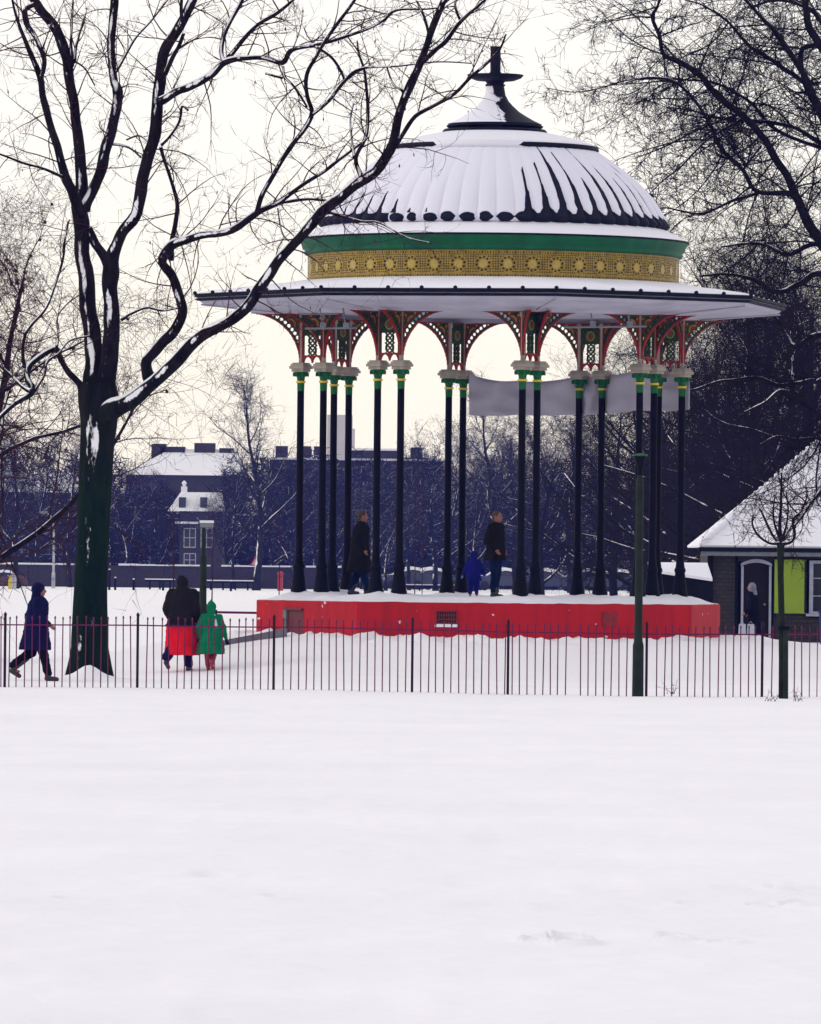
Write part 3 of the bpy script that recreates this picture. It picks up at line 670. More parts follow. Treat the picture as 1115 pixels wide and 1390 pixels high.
# main tree at left
TD = F * 2.19 / (925 - 762.) ; base = P(124, 922, TD); base.z = ground(base.x, base.y)
mt = thing('plane_tree', 'big dark bare tree at left, its long snowy limb sweeping right across the dome', 'tree', base)
trunk = [(122, 940, 62), (122, 915, 56), (122.5, 890, 52), (122.5, 850, 49), (124, 780, 44.5), (128, 700, 43.5), (131, 620, 46), (134, 575, 50), (133, 545, 54), (131, 520, 50)]
limbs = [
 ([(124, 545, 34), (128, 500, 30), (124, 441, 25), (117, 388, 23), (112, 334, 23), (109, 287, 24), (111, 265, 20), (110, 251, 18), (108, 201, 16), (102, 151, 14.5), (95, 108, 14), (88, 68, 15), (72, 36, 15), (54, 12, 13), (38, -12, 12)], 0, .4, .45),
 ([(112, 290, 18), (98, 262, 15), (86, 230, 13), (72, 179, 11), (59, 136, 10), (54, 104, 9), (34, 54, 6), (21, 18, 4), (15, -8, 3)], 0, -1.2, .2),
 ([(55, 108, 7), (61, 82, 7), (50, 54, 7), (36, 32, 8), (34, 14, 8), (45, 6, 8)], -1, -.2, .1),
 ([(88, 70, 10), (93, 95, 9), (80, 52, 6), (66, 34, 5)], .3, 0, 1),
 ([(97, 90, 9), (97, 54, 4), (99, 15, 3), (100, -10, 2)], .3, .6, .2), ([(100, 84, 8), (104, 62, 4), (115, 21, 3)], .3, .9, .2), ([(103, 84, 3), (116, 94, 2.5), (129, 116, 2)], .3, .9, 0),
 ([(116, 285, 18), (124, 262, 16), (136, 230, 16), (147, 194, 16), (154, 154, 15), (160, 125, 15), (154, 112, 13), (151, 82, 12), (152, 36, 12), (156, -10, 12)], 0, 1.5, .3),
 ([(157, 98, 5), (183, 54, 4), (208, 25, 3.5), (230, -3, 3)], 1, 1.8, .1),
 ([(142, 545, 36), (148, 500, 27), (152, 450, 24), (151, 400, 23), (150, 362, 24), (156, 340, 19), (165, 319, 18), (187, 284, 18), (194, 244, 18), (206, 201, 18), (212, 161, 18), (215, 126, 18), (221, 79, 16), (230, 57, 16), (248, 29, 15), (264, -5, 14)], 0, -2.0, .45),
 ([(151, 362, 18), (140, 345, 14), (128, 330, 13), (118, 310, 13)], 0, .2, 1),
 ([(224, 102, 7), (236, 75, 7), (243, 62, 6), (249, 45, 5)], -1.8, -2.2, .3), ([(248, 30, 6), (246, 12, 5), (247, -8, 4)], -2.2, -2.6, .2),
 ([(217, 138, 14), (240, 125, 13), (258, 118, 12.5), (287, 100, 12), (305, 84, 11), (334, 79, 8), (359, 79, 8), (384, 85, 8), (396, 68, 7), (428, 61, 6), (478, 47, 5), (518, 29, 4.5), (539, 14, 4), (580, 12, 3), (620, 8, 2)], -1.6, -3.5, .15),
 ([(305, 86, 8), (300, 68, 7), (312, 32, 6), (332, -5, 6)], -2.1, -1.2, .2), ([(308, 80, 8), (344, 39, 6), (373, 20, 6), (401, -3, 4)], -2.1, -3.0, .1),
 ([(219, 200, 6), (223, 215, 5), (230, 237, 5), (240, 273, 6), (238, 300, 7), (233, 334, 8), (232, 352, 9)], -1.8, -.8, .1), ([(220, 197, 5), (230, 186, 4), (244, 165, 4), (248, 145, 4), (256, 150, 3)], -1.8, -2.2, .1),
 ([(205, 520, 19), (199, 492, 16), (215, 470, 16), (237, 449, 16), (247, 423, 15), (240, 391, 14), (233, 373, 13), (219, 354, 13), (233, 334, 15), (258, 323, 13), (298, 316, 12), (326, 305, 12), (351, 287, 10), (381, 273, 8), (410, 251, 6), (439, 233, 5.5), (457, 219, 5), (482, 201, 3.5), (500, 186, 3)], -.4, -2.6, .2),
 ([(351, 287, 6), (399, 271, 4), (439, 272, 4), (455, 276, 3)], -1.9, -1, .2),
 ([(348, 290, 8), (357, 262, 7.5), (381, 222, 7), (399, 194, 7), (423, 158, 7), (417, 130, 6), (417, 100, 6), (432, 72, 5), (453, 39, 5), (485, -4, 5)], -1.9, -3.4, .1),
 ([(423, 156, 6), (446, 136, 5), (468, 111, 5), (489, 93, 4.5), (536, 90, 3), (590, 84, 2.5), (640, 86, 2)], -2.6, -3.6, .1), ([(428, 63, 4), (450, 78, 4), (464, 98, 4), (469, 113, 3)], -3, -2.8, .2),
 ([(385, 90, 3), (387, 104, 4), (400, 118, 3.5), (417, 145, 3)], -2.6, -2.7, .2), ([(360, 100, 3.5), (384, 106, 4)], -2.5, -2.5, 0),
 ([(136, 585, 20), (143, 567, 31), (152, 558, 31), (172, 546, 26), (201, 524, 21), (230, 499, 20), (258, 470, 19.5), (294, 445, 17.5), (330, 420, 16), (352, 391, 16), (373, 359, 15), (400, 330, 14.5), (437, 287, 17), (468, 262, 17), (503, 237, 16), (529, 204, 14), (543, 154, 12.5), (561, 108, 12.5), (575, 72, 10), (590, 32, 10), (606, -5, 9)], 0, -4.0, .3),
 ([(531, 204, 9), (546, 184, 7), (564, 158, 6.5), (590, 143, 6), (618, 126, 5.5), (640, 104, 5), (668, 79, 4.5), (679, 66, 3.5), (687, 46, 2.5)], -3, -4.2, .2),
 ([(571, 85, 8), (590, 68, 7), (607, 54, 7), (625, 29, 6), (645, 12, 4.5), (664, -5, 4)], -3.4, -4.6, .1), ([(625, 29, 4), (618, 8, 4), (622, -8, 3)], -4, -4, .1),
 ([(491, 241, 9), (484, 215, 6), (498, 180, 5.5), (499, 140, 5), (496, 100, 4), (488, 75, 3), (485, 54, 2.5)], -2.8, -1.8, .1), ([(482, 215, 5), (478, 190, 3), (476, 160, 3), (480, 140, 3)], -2.8, -2, .1),
 ([(437, 285, 5), (460, 292, 5), (490, 300, 4), (514, 302, 3), (552, 322, 2.5), (585, 330, 2)], -2, -3, .1),
 ([(585, 60, 4), (578, 28, 4), (565, 0, 3)], -3.6, -3.4, .1),
 ([(550, 150, 4), (547, 125, 4), (534, 115, 3), (525, 90, 2.5)], -3.2, -3, .1),
 ([(118, 535, 16), (108, 520, 10), (93, 506, 9), (84, 490, 8), (75, 474, 9), (54, 484, 9), (38, 500, 9), (37, 515, 9), (44, 530, 10), (22, 547, 8), (-5, 570, 7)], 0, -1.5, .25),
 ([(42, 530, 8), (30, 524, 6), (14, 508, 5), (-5, 492, 5)], -1.4, -.8, .2), ([(33, 500, 6), (31, 475, 5), (34, 455, 5), (44, 440, 5), (64, 416, 4.5), (77, 380, 4), (86, 352, 4), (88, 325, 3.5), (94, 298, 3)], -1.2, -.2, .1),
 ([(46, 532, 5), (60, 510, 4), (65, 490, 4), (80, 480, 3.5), (96, 462, 3), (122, 456, 3)], -1.2, -.5, .2), ([(78, 472, 4), (80, 450, 3), (78, 430, 3), (92, 412, 2.5), (108, 400, 2.5)], -1, -.4, .2),
 ([(165, 434, 4), (180, 425, 4), (200, 417, 4), (220, 421, 4), (240, 418, 3)], -.6, -1.2, .2), ([(86, 240, 5), (62, 230, 4), (30, 220, 3.5), (0, 209, 3), (-10, 206, 3)], -.4, -1.4, .1),
 ([(150, 195, 5), (175, 200, 4), (192, 214, 3)], .6, .3, .1), ([(205, 196, 4), (190, 184, 3), (172, 190, 3)], -1, -.6, .2),
 ([(400, 332, 3), (384, 318, 2.5), (377, 282, 2.5)], -1.6, -1.6, .1), ([(404, 325, 2.5), (380, 305, 2), (345, 296, 2), (300, 305, 2)], -1.6, -1, .1)]
mbT = MB(); mbC = MB(); mbL = MB(); rng = random.Random(11)
# trunk with root flare
mb = MB(); P3 = []
for (x, y, w) in trunk:
    q = P(x, y, TD) - base; P3.append((q.x, q.y, q.z, w * TD / F / 2))
sm = catmull(P3, 12); nseg = 54; vs = []
for i, q in enumerate(sm):
    for j in range(nseg):
        a = 2 * PI * j / nseg; hgt = q[2]
        fl = 1 + max(0, (.45 - hgt)) * .38 * (max(0, math.cos(a * 2)) ** 2 + .0) + .03 * math.sin(a * 9 + 2 * noise.noise(Vector((a, hgt, 0)))) * noise.noise(Vector((a * 3, hgt * .7, 5))) * 2 + .05 * noise.noise(Vector((math.cos(a) * 1.5, math.sin(a) * 1.5, hgt * .8))) + .02 * noise.noise(Vector((math.cos(a) * 6, math.sin(a) * 6, hgt * 2)))
        vs.append((q[0] + math.cos(a) * q[3] * fl, q[1] + math.sin(a) * q[3] * fl, q[2]))
mb.add(vs, [(i * nseg + j, i * nseg + (j + 1) % nseg, (i + 1) * nseg + (j + 1) % nseg, (i + 1) * nseg + j) for i in range(len(sm) - 1) for j in range(nseg)])
mb.build('trunk', M['treebark'], mt, True)
traced(limbs, TD, base, mbT, mbC, rng, .21, (.5, 1.7), leaves=(mbL, .035), kids=(4, 3), up=.02)
mbT.build('limb', M['treebark'], mt, True); mbC.build('crown', M['twig'], mt); mbL.build('dead_leaf', M['leaf'], mt)['kind'] = 'stuff'
# big tree at right
RD = 172.; rbase = P(1215, 0, RD); rbase.z = ground(rbase.x, rbase.y)
rt = thing('broad_tree', 'huge dense dark bare tree leaning in from the right edge above the pavilion', 'tree', rbase)
rtrunk = [([(1215, 930, 74), (1212, 800, 58), (1205, 650, 52), (1190, 520, 48), (1165, 420, 40), (1140, 360, 30), (1115, 328, 20)], 0, 0, 1), ([(1190, 520, 44), (1185, 400, 40), (1165, 250, 34), (1150, 150, 28), (1130, 60, 20), (1120, -30, 14)], 0, 2, .4)]
rl = [
 ([(1150, 375, 26), (1115, 328, 16), (1093, 293, 14), (1076, 256, 12), (1053, 215, 11), (1033, 182, 10), (1009, 158, 10), (975, 131, 9.5), (949, 101, 9), (922, 84, 8), (901, 74, 7), (895, 50, 6), (886, 24, 5.5), (892, 10, 4), (898, -6, 4)], 0, -1.5, .1),
 ([(1150, 220, 18), (1115, 158, 12), (1096, 111, 9), (1070, 67, 8), (1043, 34, 6), (1009, -4, 4)], 0, -1, .1),
 ([(1145, 215, 8), (1115, 195, 7), (1076, 172, 6), (1030, 165, 6), (1009, 163, 6), (975, 160, 4), (940, 150, 3), (905, 145, 2)], 0, 1.5, .1),
 ([(1140, 210, 7), (1056, 178, 5), (1020, 140, 5), (975, 114, 4), (930, 108, 3), (858, 108, 2.5), (820, 118, 2), (780, 125, 1.6), (742, 119, 1.2)], .5, 2.5, .1),
 ([(1140, 100, 14), (1100, 40, 11), (1093, -5, 9)], 0, .6, .1), ([(1130, 60, 8), (1090, 67, 8), (1092, 110, 7), (1110, 150, 7)], .5, 0, .1),
 ([(1095, 295, 10), (1083, 272, 9), (1070, 262, 9), (1029, 261, 7), (1009, 232, 6), (982, 205, 6), (962, 165, 5), (942, 135, 4.5), (915, 111, 4), (880, 105, 3), (850, 112, 2)], -.2, -2, .1),
 ([(1030, 262, 6), (996, 272, 5), (955, 289, 4), (928, 287, 3), (895, 282, 2), (870, 300, 1.5)], -.6, -2.4, .1), ([(1033, 198, 5), (1022, 212, 4), (1010, 230, 4)], -.5, -.8, 0),
 ([(1110, 115, 7), (1090, 111, 6), (1063, 91, 6), (1019, 64, 5), (989, 30, 4), (955, 7, 3), (930, 0, 2)], .6, 2, .1),
 ([(1009, 160, 5), (960, 190, 4), (925, 225, 3.5), (900, 245, 3), (880, 265, 2)], .4, -1.6, .1), ([(1000, 155, 4), (950, 175, 3), (900, 200, 2.5), (862, 215, 1.5)], .4, 2, .1),
 ([(1170, 420, 24), (1115, 372, 12), (1085, 385, 10), (1053, 396, 8), (1025, 380, 6), (985, 372, 4), (950, 375, 3)], 0, -2, .1),
 ([(1180, 480, 20), (1115, 517, 8), (1100, 517, 7), (1061, 523, 6.5), (1030, 513, 5), (1000, 515, 4), (972, 519, 4), (940, 529, 3), (915, 527, 2)], 0, -3, .1),
 ([(1150, 590, 8), (1115, 565, 7), (1081, 541, 7), (1059, 531, 6), (1040, 545, 5), (1010, 560, 3)], -1, -3, .1), ([(1150, 600, 6), (1115, 595, 4.5), (1081, 596, 4), (1055, 592, 3.5), (1030, 605, 2)], -1, -2.6, .1),
 ([(1180, 610, 14), (1140, 640, 8), (1110, 672, 6.5), (1098, 685, 5), (1088, 702, 4.5), (1072, 720, 3)], -1, -3.5, .1),
 ([(1160, 340, 12), (1110, 330, 8), (1070, 345, 7), (1030, 330, 5), (980, 335, 3)], 0, 3, .1), ([(1170, 460, 14), (1110, 455, 9), (1080, 470, 8), (1060, 440, 7), (1040, 415, 5), (1000, 400, 4)], 1, 4, .1),
 ([(1080, 470, 8), (1075, 500, 7), (1078, 520, 7)], 3, 1, 0), ([(1135, 80, 10), (1110, 20, 8), (1060, 0, 5), (1020, 10, 4)], .5, 3, .1)]
mbT = MB(); mbC = MB(); rng = random.Random(21); mb = MB()
traced(rtrunk, RD, rbase, mb, mbC, rng, .25, (1, 2.6), kids=(4, 3), rmax=.03)
mb.build('trunk', M['barkd'], rt, True)
MINR[0] = .0068
for lm in rl:   # heavier side limbs
    pp = lm[0]
    for i in range(1, len(pp) - 1):
        if pp[i][2] < 4: continue
        for _ in range(2 if pp[i][2] > 6 else 1):
            q = P(pp[i][0], pp[i][1], RD + lm[1] + (lm[2] - lm[1]) * i / len(pp)) - rbase
            dd = rvec(rng); dd.x -= .35; dd.z += .1; dd.y *= .6
            grow(mbC, q, dd.normalized(), rng.uniform(1.6, 3.2), .026, 3, rng, .0, (5, 5, 4), (.38, .62), .24)
traced(rl, RD, rbase, mbT, mbC, rng, .13, (.5, 1.9), kids=(6, 4), up=-.01, rmax=.016)
mbT.build('limb', M['barkd'], rt, True); mbC.build('crown', M['twigd'], rt)
MINR[0] = .0042
# generic bare tree prototypes -------------------------------------------------
def gentree(H, seed, spread=.32, r0=.28, nl=9, kids=(5, 4, 3), fuzz=0, tw=.02, low=.22, up=.06, bm='barkf', tm='twigf', name='bare_tree'):
    rng = random.Random(seed); e = thing(name, 'x', 'tree')
    T_ = MB(); C_ = MB(); pts = [Vector((0, 0, -.3))]; rad = [r0 * 1.25]; n = 12; d = Vector((0, 0, 1))
    for i in range(n):
        d = (d + rvec(rng) * .10 + Vector((0, 0, .15))).normalized(); pts.append(pts[-1] + d * (H * .85 / n)); rad.append(r0 * (1 - .88 * (i + 1) / n))
    T_.tube(pts, rad, 8)
    ends = []
    for i in range(nl):
        t = low + (1 - low) * (i + .3) / nl; k = min(int(t * n), n - 1); q = pts[k].lerp(pts[k + 1], t * n - k)
        az = i * 2.4 + rng.uniform(-.5, .5); el = rng.uniform(.35, .8) + t * .3
        dd = Vector((math.cos(az) * math.cos(el), math.sin(az) * math.cos(el), math.sin(el)))
        Lb = H * spread * (1.25 - .7 * t) * rng.uniform(.8, 1.25) * (1.2); rb = rad[k] * .5; lp = [q]; lr = [rb]; m_ = 7
        for s_ in range(m_):
            dd = (dd + rvec(rng) * .22 + Vector((0, 0, up))).normalized(); lp.append(lp[-1] + dd * Lb / m_); lr.append(rb * (1 - .8 * (s_ + 1) / m_))
        T_.tube(lp, lr, 6)
        for s_ in range(1, m_ + 1):
            for _ in range(3 if s_ > 2 else 2):
                nd = (dd * .5 + rvec(rng) + Vector((0, 0, .15))).normalized()
                grow(C_, lp[s_].lerp(lp[s_ - 1], rng.random()), nd, Lb * rng.uniform(.25, .5), max(tw, lr[s_] * .5), len(kids) - 1, rng, up, kids[1:], (.4, .7), .25)
    for _ in range(14):
        grow(C_, pts[-1 - int(rng.random() * 6)], (rvec(rng) + Vector((0, 0, 1))).normalized(), H * .10, tw * 1.2, len(kids) - 1, rng, up, kids[1:], (.4, .7), .25)
    if fuzz:
        vs = [Vector(v) for v in C_.v]
        for _ in range(fuzz):
            q = vs[rng.randrange(len(vs))] + rvec(rng) * .5 * rng.random(); a = rvec(rng); b_ = a.orthogonal().normalized() * tw * .9; l = rng.uniform(.25, .8)
            C_.add([q - b_, q + b_, q + a * l], [(0, 1, 2)])
    T_.build('trunk', M[bm], e, True); C_.build('crown', M[tm], e)
    return e
protos = [gentree(15, 1, .30, .26, 11, fuzz=2500), gentree(17, 2, .26, .24, 13, low=.3, fuzz=2500), gentree(12, 3, .36, .22, 10, fuzz=3000), gentree(18, 4, .24, .3, 14, low=.25, fuzz=1200)]
usedp = set()
def ptree(i, px, d, s, label, group, rz=None):
    o = protos[i]
    if i in usedp: o = cptree(protos[i])
    usedp.add(i)
    q = P(px, 790, d); o.location = (q.x, d, ground(q.x, d)); o.scale = (s, s, s); o.rotation_euler = (0, 0, rz if rz is not None else (px * .37) % 6.28)
    o.name = 'bare_tree'; tag(o, label, 'tree', group); return o
far = [(-12, 560, 2, 1.0), (22, 575, 0, .95), (52, 610, 3, .75), (96, 585, 1, .8), (176, 600, 2, .85), (205, 640, 0, .7), (214, 612, 2, .62), (309, 605, 2, .72), (318, 585, 1, .62), (348, 560, 3, 1.02), (372, 600, 0, .72), (398, 590, 2, .85), (425, 600, 1, .68), (452, 585, 2, .8), (492, 610, 0, .68), (508, 570, 2, .80), (524, 580, 2, .75), (556, 600, 1, .72), (592, 590, 0, .95), (612, 560, 3, .72), (645, 585, 2, 1.0), (672, 570, 3, 1.0), (700, 590, 0, 1.0), (735, 560, 2, 1.1), (775, 575, 1, 1.0)]
names = ['leftmost', 'second', 'third', 'fourth', 'fifth', 'sixth', 'seventh', 'eighth', 'ninth', 'tenth', 'eleventh', 'twelfth', 'thirteenth', 'fourteenth', 'fifteenth', 'sixteenth', 'seventeenth', 'eighteenth', 'nineteenth', 'twentieth', 'twenty first', 'twenty second', 'twenty third', 'twenty fourth', 'rightmost']
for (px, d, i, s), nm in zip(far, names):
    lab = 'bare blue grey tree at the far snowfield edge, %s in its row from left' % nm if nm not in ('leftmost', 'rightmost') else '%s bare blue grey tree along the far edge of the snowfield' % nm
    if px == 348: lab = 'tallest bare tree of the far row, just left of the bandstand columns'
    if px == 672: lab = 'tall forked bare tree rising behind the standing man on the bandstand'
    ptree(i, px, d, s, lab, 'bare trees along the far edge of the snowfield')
# darker woodland trees to the right, nearer
protos2 = [gentree(15, 31, .34, .3, 12, (5, 5, 4), 1500, .013, .15, .03, 'barkd', 'twigd'), gentree(14, 32, .40, .32, 11, (5, 5, 4), 1500, .013, .12, .0, 'barkd', 'twigd'), gentree(12, 33, .42, .26, 11, (5, 4, 4), 1500, .013, .1, .02, 'barkd', 'twigd')]
used2 = set()
near = [(735, 470, 2, .95, 'dark bare tree behind the bandstand columns just right of its middle'), (785, 400, 1, .80, 'dark spreading bare tree behind the paired columns under the pale sheet'), (835, 360, 0, .80, 'dark bare tree standing behind the green lamp post'), (880, 320, 2, .95, 'dark bare tree behind the thick dark columns at the right of the bandstand'),
        (925, 290, 1, .88, 'dark bare tree behind the rightmost bandstand column'), (965, 260, 0, .78, 'dense dark bare tree above the left corner of the pavilion roof'), (1010, 240, 2, .98, 'dense dark bare tree rising behind the middle of the visible pavilion roof'), (1060, 250, 1, .98, 'dense dark bare tree behind the pavilion roof slope'), (1110, 235, 0, .86, 'dense dark bare tree behind the pavilion at the right edge'), (1040, 222, 0, .86, 'dark bare tree with a straight trunk above the middle of the pavilion roof'), (985, 280, 1, .95, 'dark bare tree standing just left of the pavilion roof slope'), (1095, 270, 2, 1.15, 'tall dark bare tree far behind the pavilion at the right'), (1080, 205, 2, .9, 'tangled dark bare tree close behind the pavilion roof top'),
        (940, 330, 0, .90, 'far dark bare tree between the pavilion and the bandstand')]
for px, d, i, s, lab in near:
    o = protos2[i]
    if i in used2: o = cptree(protos2[i])
    used2.add(i); q = P(px, 790, d); o.location = (q.x, d, ground(q.x, d)); o.scale = (s, s, s); o.rotation_euler = (0, 0, px * .71 % 6.28)
    o.name = 'bare_tree'; tag(o, lab, 'tree', 'dark bare trees of the wood at right')
# left edge leafy tree
lt = gentree(10.2, 41, .44, .2, 13, (6, 5, 4), 3500, .008, .2, -.01, 'barkd', 'twig')
q = P(-42, 900, 158); lt.location = (q.x, 158, 0); lt.name = 'shrubby_tree'; tag(lt, 'twiggy tree with clinging brown leaves at the left edge behind the plane tree', 'tree')
rng = random.Random(8); mb = MB(); cv = lt.children[1].data.vertices
for _ in range(3600):
    q = cv[rng.randrange(len(cv))].co.copy(); a = rvec(rng) * .03; h = Vector((rng.uniform(-.03, .03), 0, -.07)); mb.add([q, q + a + h * .5, q + h, q - a + h * .5], [(0, 1, 2, 3)])
mb.build('dead_leaf', M['leaf'], lt)['kind'] = 'stuff'
# woodland stuff: undergrowth that reads as one mass
def thicket(name, px0, px1, d0, d1, topf, n, w, seed, mt_, lab):
    rng = random.Random(seed); mb = MB()
    for _ in range(n):
        px = rng.uniform(px0, px1); d = rng.uniform(d0, d1); x = P(px, 790, d).x; top = topf(px) * (.75 + .35 * noise.noise(Vector((px * .03, d * .05, 0)))); z = rng.random() ** 1.25 * top * 1.25
        a = (rvec(rng) + Vector((0, 0, .5))).normalized(); l = rng.uniform(.4, 1.3) * w / .05; b_ = a.cross(rvec(rng)).normalized() * w
        q = Vector((x, d, z)); mb.add([q - b_, q + b_, q + a * l], [(0, 1, 2)])
    o = mb.build(name, mt_); tag(o, lab, 'thicket', kind='stuff'); return o
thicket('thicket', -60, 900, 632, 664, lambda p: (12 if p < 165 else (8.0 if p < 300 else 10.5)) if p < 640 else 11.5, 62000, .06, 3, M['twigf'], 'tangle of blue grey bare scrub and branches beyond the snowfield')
thicket('thicket', 862, 1180, 300, 420, lambda p: 8.5, 34000, .04, 4, M['twigd'], 'dark tangled wood behind the right side of the bandstand and the pavilion')
# ------------------------------------------------------------------ far buildings, wall
def bld(name, lab, cat, px0, px1, ytop, d, depth, m, wins=(), roof=None, snowtop=True):
    a = P(px0, 790, d); b_ = P(px1, 790, d); z1 = P((px0 + px1) / 2, ytop, d).z; cx = (a.x + b_.x) / 2; w = (b_.x - a.x) / 2
    e = thing(name, lab, cat, (cx, d, 0)); mb = MB(); mb.box(-w, w, 0, depth, -.5, z1); mb.build('wall', m, e)
    if snowtop and not roof: mb = MB(); mb.box(-w - .2, w + .2, -.25, depth, z1, z1 + .18); mb.build('roof', M['snow2'], e)
    wm = None
    for (px, y0, y1, ww) in wins:
        q0 = P(px, y0, d); q1 = P(px, y1, d)
        mb = MB(); x = q0.x - cx
        hw = ww / 2
        mb.box(x - hw, x + hw, -.06, .05, q1.z, q0.z, 0)
        fr = .07; mb.box(x - hw - fr, x + hw + fr, -.10, -.0, q0.z, q0.z + fr, 1); mb.box(x - hw - fr, x + hw + fr, -.16, .0, q1.z - .1, q1.z - .002, 1)
        mb.box(x - hw - fr, x - hw, -.10, 0, q1.z, q0.z, 1); mb.box(x + hw, x + hw + fr, -.10, 0, q1.z, q0.z, 1); mb.box(x - .03, x + .03, -.1, -.062, q1.z, q0.z, 1); zc_ = (q0.z + q1.z) / 2; mb.box(x - hw, x + hw, -.095, -.064, zc_ - .03, zc_ + .03, 1)
        mb.build('window', [M['glass'], M['wframe'] if cat == 'house' else M['fframe']], e)
    return e, cx, w, z1
def grid(px0, px1, n, rows, ww): return [(px0 + (px1 - px0) * i / (n - 1), y0, y1, ww) for (y0, y1) in rows for i in range(n)]
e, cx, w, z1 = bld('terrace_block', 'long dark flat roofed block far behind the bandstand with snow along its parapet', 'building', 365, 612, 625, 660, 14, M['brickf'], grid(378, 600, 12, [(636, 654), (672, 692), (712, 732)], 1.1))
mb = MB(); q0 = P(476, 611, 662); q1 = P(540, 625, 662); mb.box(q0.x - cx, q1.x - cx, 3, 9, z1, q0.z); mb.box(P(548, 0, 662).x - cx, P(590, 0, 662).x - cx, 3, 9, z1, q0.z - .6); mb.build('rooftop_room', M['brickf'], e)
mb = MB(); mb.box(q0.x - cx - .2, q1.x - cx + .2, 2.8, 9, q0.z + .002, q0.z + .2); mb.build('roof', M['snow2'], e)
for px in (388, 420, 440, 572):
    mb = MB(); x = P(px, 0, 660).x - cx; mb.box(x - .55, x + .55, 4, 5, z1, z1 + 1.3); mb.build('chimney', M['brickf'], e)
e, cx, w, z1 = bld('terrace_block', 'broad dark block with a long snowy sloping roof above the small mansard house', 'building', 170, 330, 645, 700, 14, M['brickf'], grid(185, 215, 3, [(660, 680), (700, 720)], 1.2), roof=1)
mb = MB(); zr = P(250, 608, 700).z
mb.add([(-w - .3, -.4, z1), (w + .3, -.4, z1), (w - 1, 7, zr), (-w + 4, 7, zr), (-w - .3, 14.4, z1), (w + .3, 14.4, z1)], [(0, 1, 2, 3), (3, 2, 5, 4), (0, 3, 4), (1, 5, 2)]); mb.build('roof', M['snow2'], e)
for px, y0, hw in ((219, 601, .7), (238, 605, 1.2), (282, 600, 1.), (312, 607, .7)):
    mb = MB(); x = P(px, 0, 700).x - cx; zt_ = P(px, y0, 700).z; mb.box(x - hw, x + hw, 6, 8.5, z1, zt_); mb.build('chimney', M['brickf'], e)
# mansard house
d = 622.; e, cx, w, z1 = bld('house', 'small house with a snowy mansard roof and two dormers beyond the low wall', 'house', 243, 302, 694, d, 9, M['brickf'], [(258, 718, 742, .9), (281, 718, 742, .9), (258, 752, 768, .9)], roof=1)
zr = P(265, 668, d).z; o0 = P(228, 694, d).x - cx; o1 = P(303, 694, d).x - cx; i0_ = P(245, 668, d).x - cx; i1_ = P(299, 668, d).x - cx
mb = MB(); mb.add([(o0, -.4, z1), (o1, -.4, z1), (i1_, 1.2, zr), (i0_, 1.2, zr), (o0, 9.4, z1), (o1, 9.4, z1), (i1_, 7, zr), (i0_, 7, zr)], [(0, 1, 2, 3), (3, 2, 6, 7), (4, 7, 6, 5), (0, 3, 7, 4), (1, 5, 6, 2), (0, 4, 5, 1)]); rf = mb.build('roof', M['snow2'], e)
for px in (255, 284):
    mb = MB(); x = P(px, 0, d).x - cx; zb_ = P(px, 689, d).z; zt_ = P(px, 675, d).z; mb.box(x - .3, x + .3, -.15, 1.4, zb_, zt_); dm = mb.build('dormer', M['glass'], rf)
mb = MB(); x = P(256, 0, d).x - cx; mb.box(x - .25, x + .25, 2, 2.8, zr, zr + .5); mb.tube([(x, 2.4, zr + .5), (x, 2.4, zr + .8), (x, 2.4, zr + 1.)], [.1, .22, .05], 8); mb.build('chimney', M['snow2'], rf)
mb = MB(); mb.box(P(246, 0, d).x - cx, P(277, 0, d).x - cx, -.9, -.01, P(250, 711, d).z, P(250, 708, d).z); mb.build('porch_canopy', M['snow2'], e)
e, cx, w, z1 = bld('terrace_block', 'dark brick house with one pale window at the far left behind the wall', 'house', -60, 112, 668, 640, 10, M['brickf'], [(30, 738, 754, 1.0), (76, 738, 752, 1.0), (60, 700, 716, 1.)], roof=1)
mb = MB(); zr = P(30, 640, 640).z; mb.add([(-w - .3, -.4, z1), (w + .3, -.4, z1), (w + .3, 5, zr), (-w - .3, 5, zr), (w + .3, 10.4, z1), (-w - .3, 10.4, z1)], [(0, 1, 2, 3), (3, 2, 4, 5), (1, 4, 2), (0, 3, 5)]); mb.build('roof', M['snow2'], e)
e, cx, w, z1 = bld('house', 'dark building behind the trees between the plane tree and the mansard house', 'house', 150, 232, 690, 650, 10, M['brickf'], [(168, 716, 730, 1.0), (200, 716, 730, 1.)])
e, cx, w, z1 = bld('house', 'dark building behind the trees right of the mansard house', 'house', 306, 372, 700, 645, 10, M['brickf'], [(322, 716, 730, 1.0), (350, 716, 730, 1.)])
e, cx, w, z1 = bld('terrace_block', 'dark low block hidden behind trees right of centre', 'building', 606, 760, 690, 655, 10, M['brickf'], grid(625, 740, 5, [(706, 722)], 1.))
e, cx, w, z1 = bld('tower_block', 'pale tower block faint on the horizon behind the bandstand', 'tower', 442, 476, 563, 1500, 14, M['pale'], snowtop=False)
mb = MB(); x0, x1 = P(484, 0, 1500).x - cx, P(488, 0, 1500).x - cx; mb.box(x0, x1, 0, 5, 0, P(486, 582, 1500).z); mb.build('stair_tower', M['pale'], e)
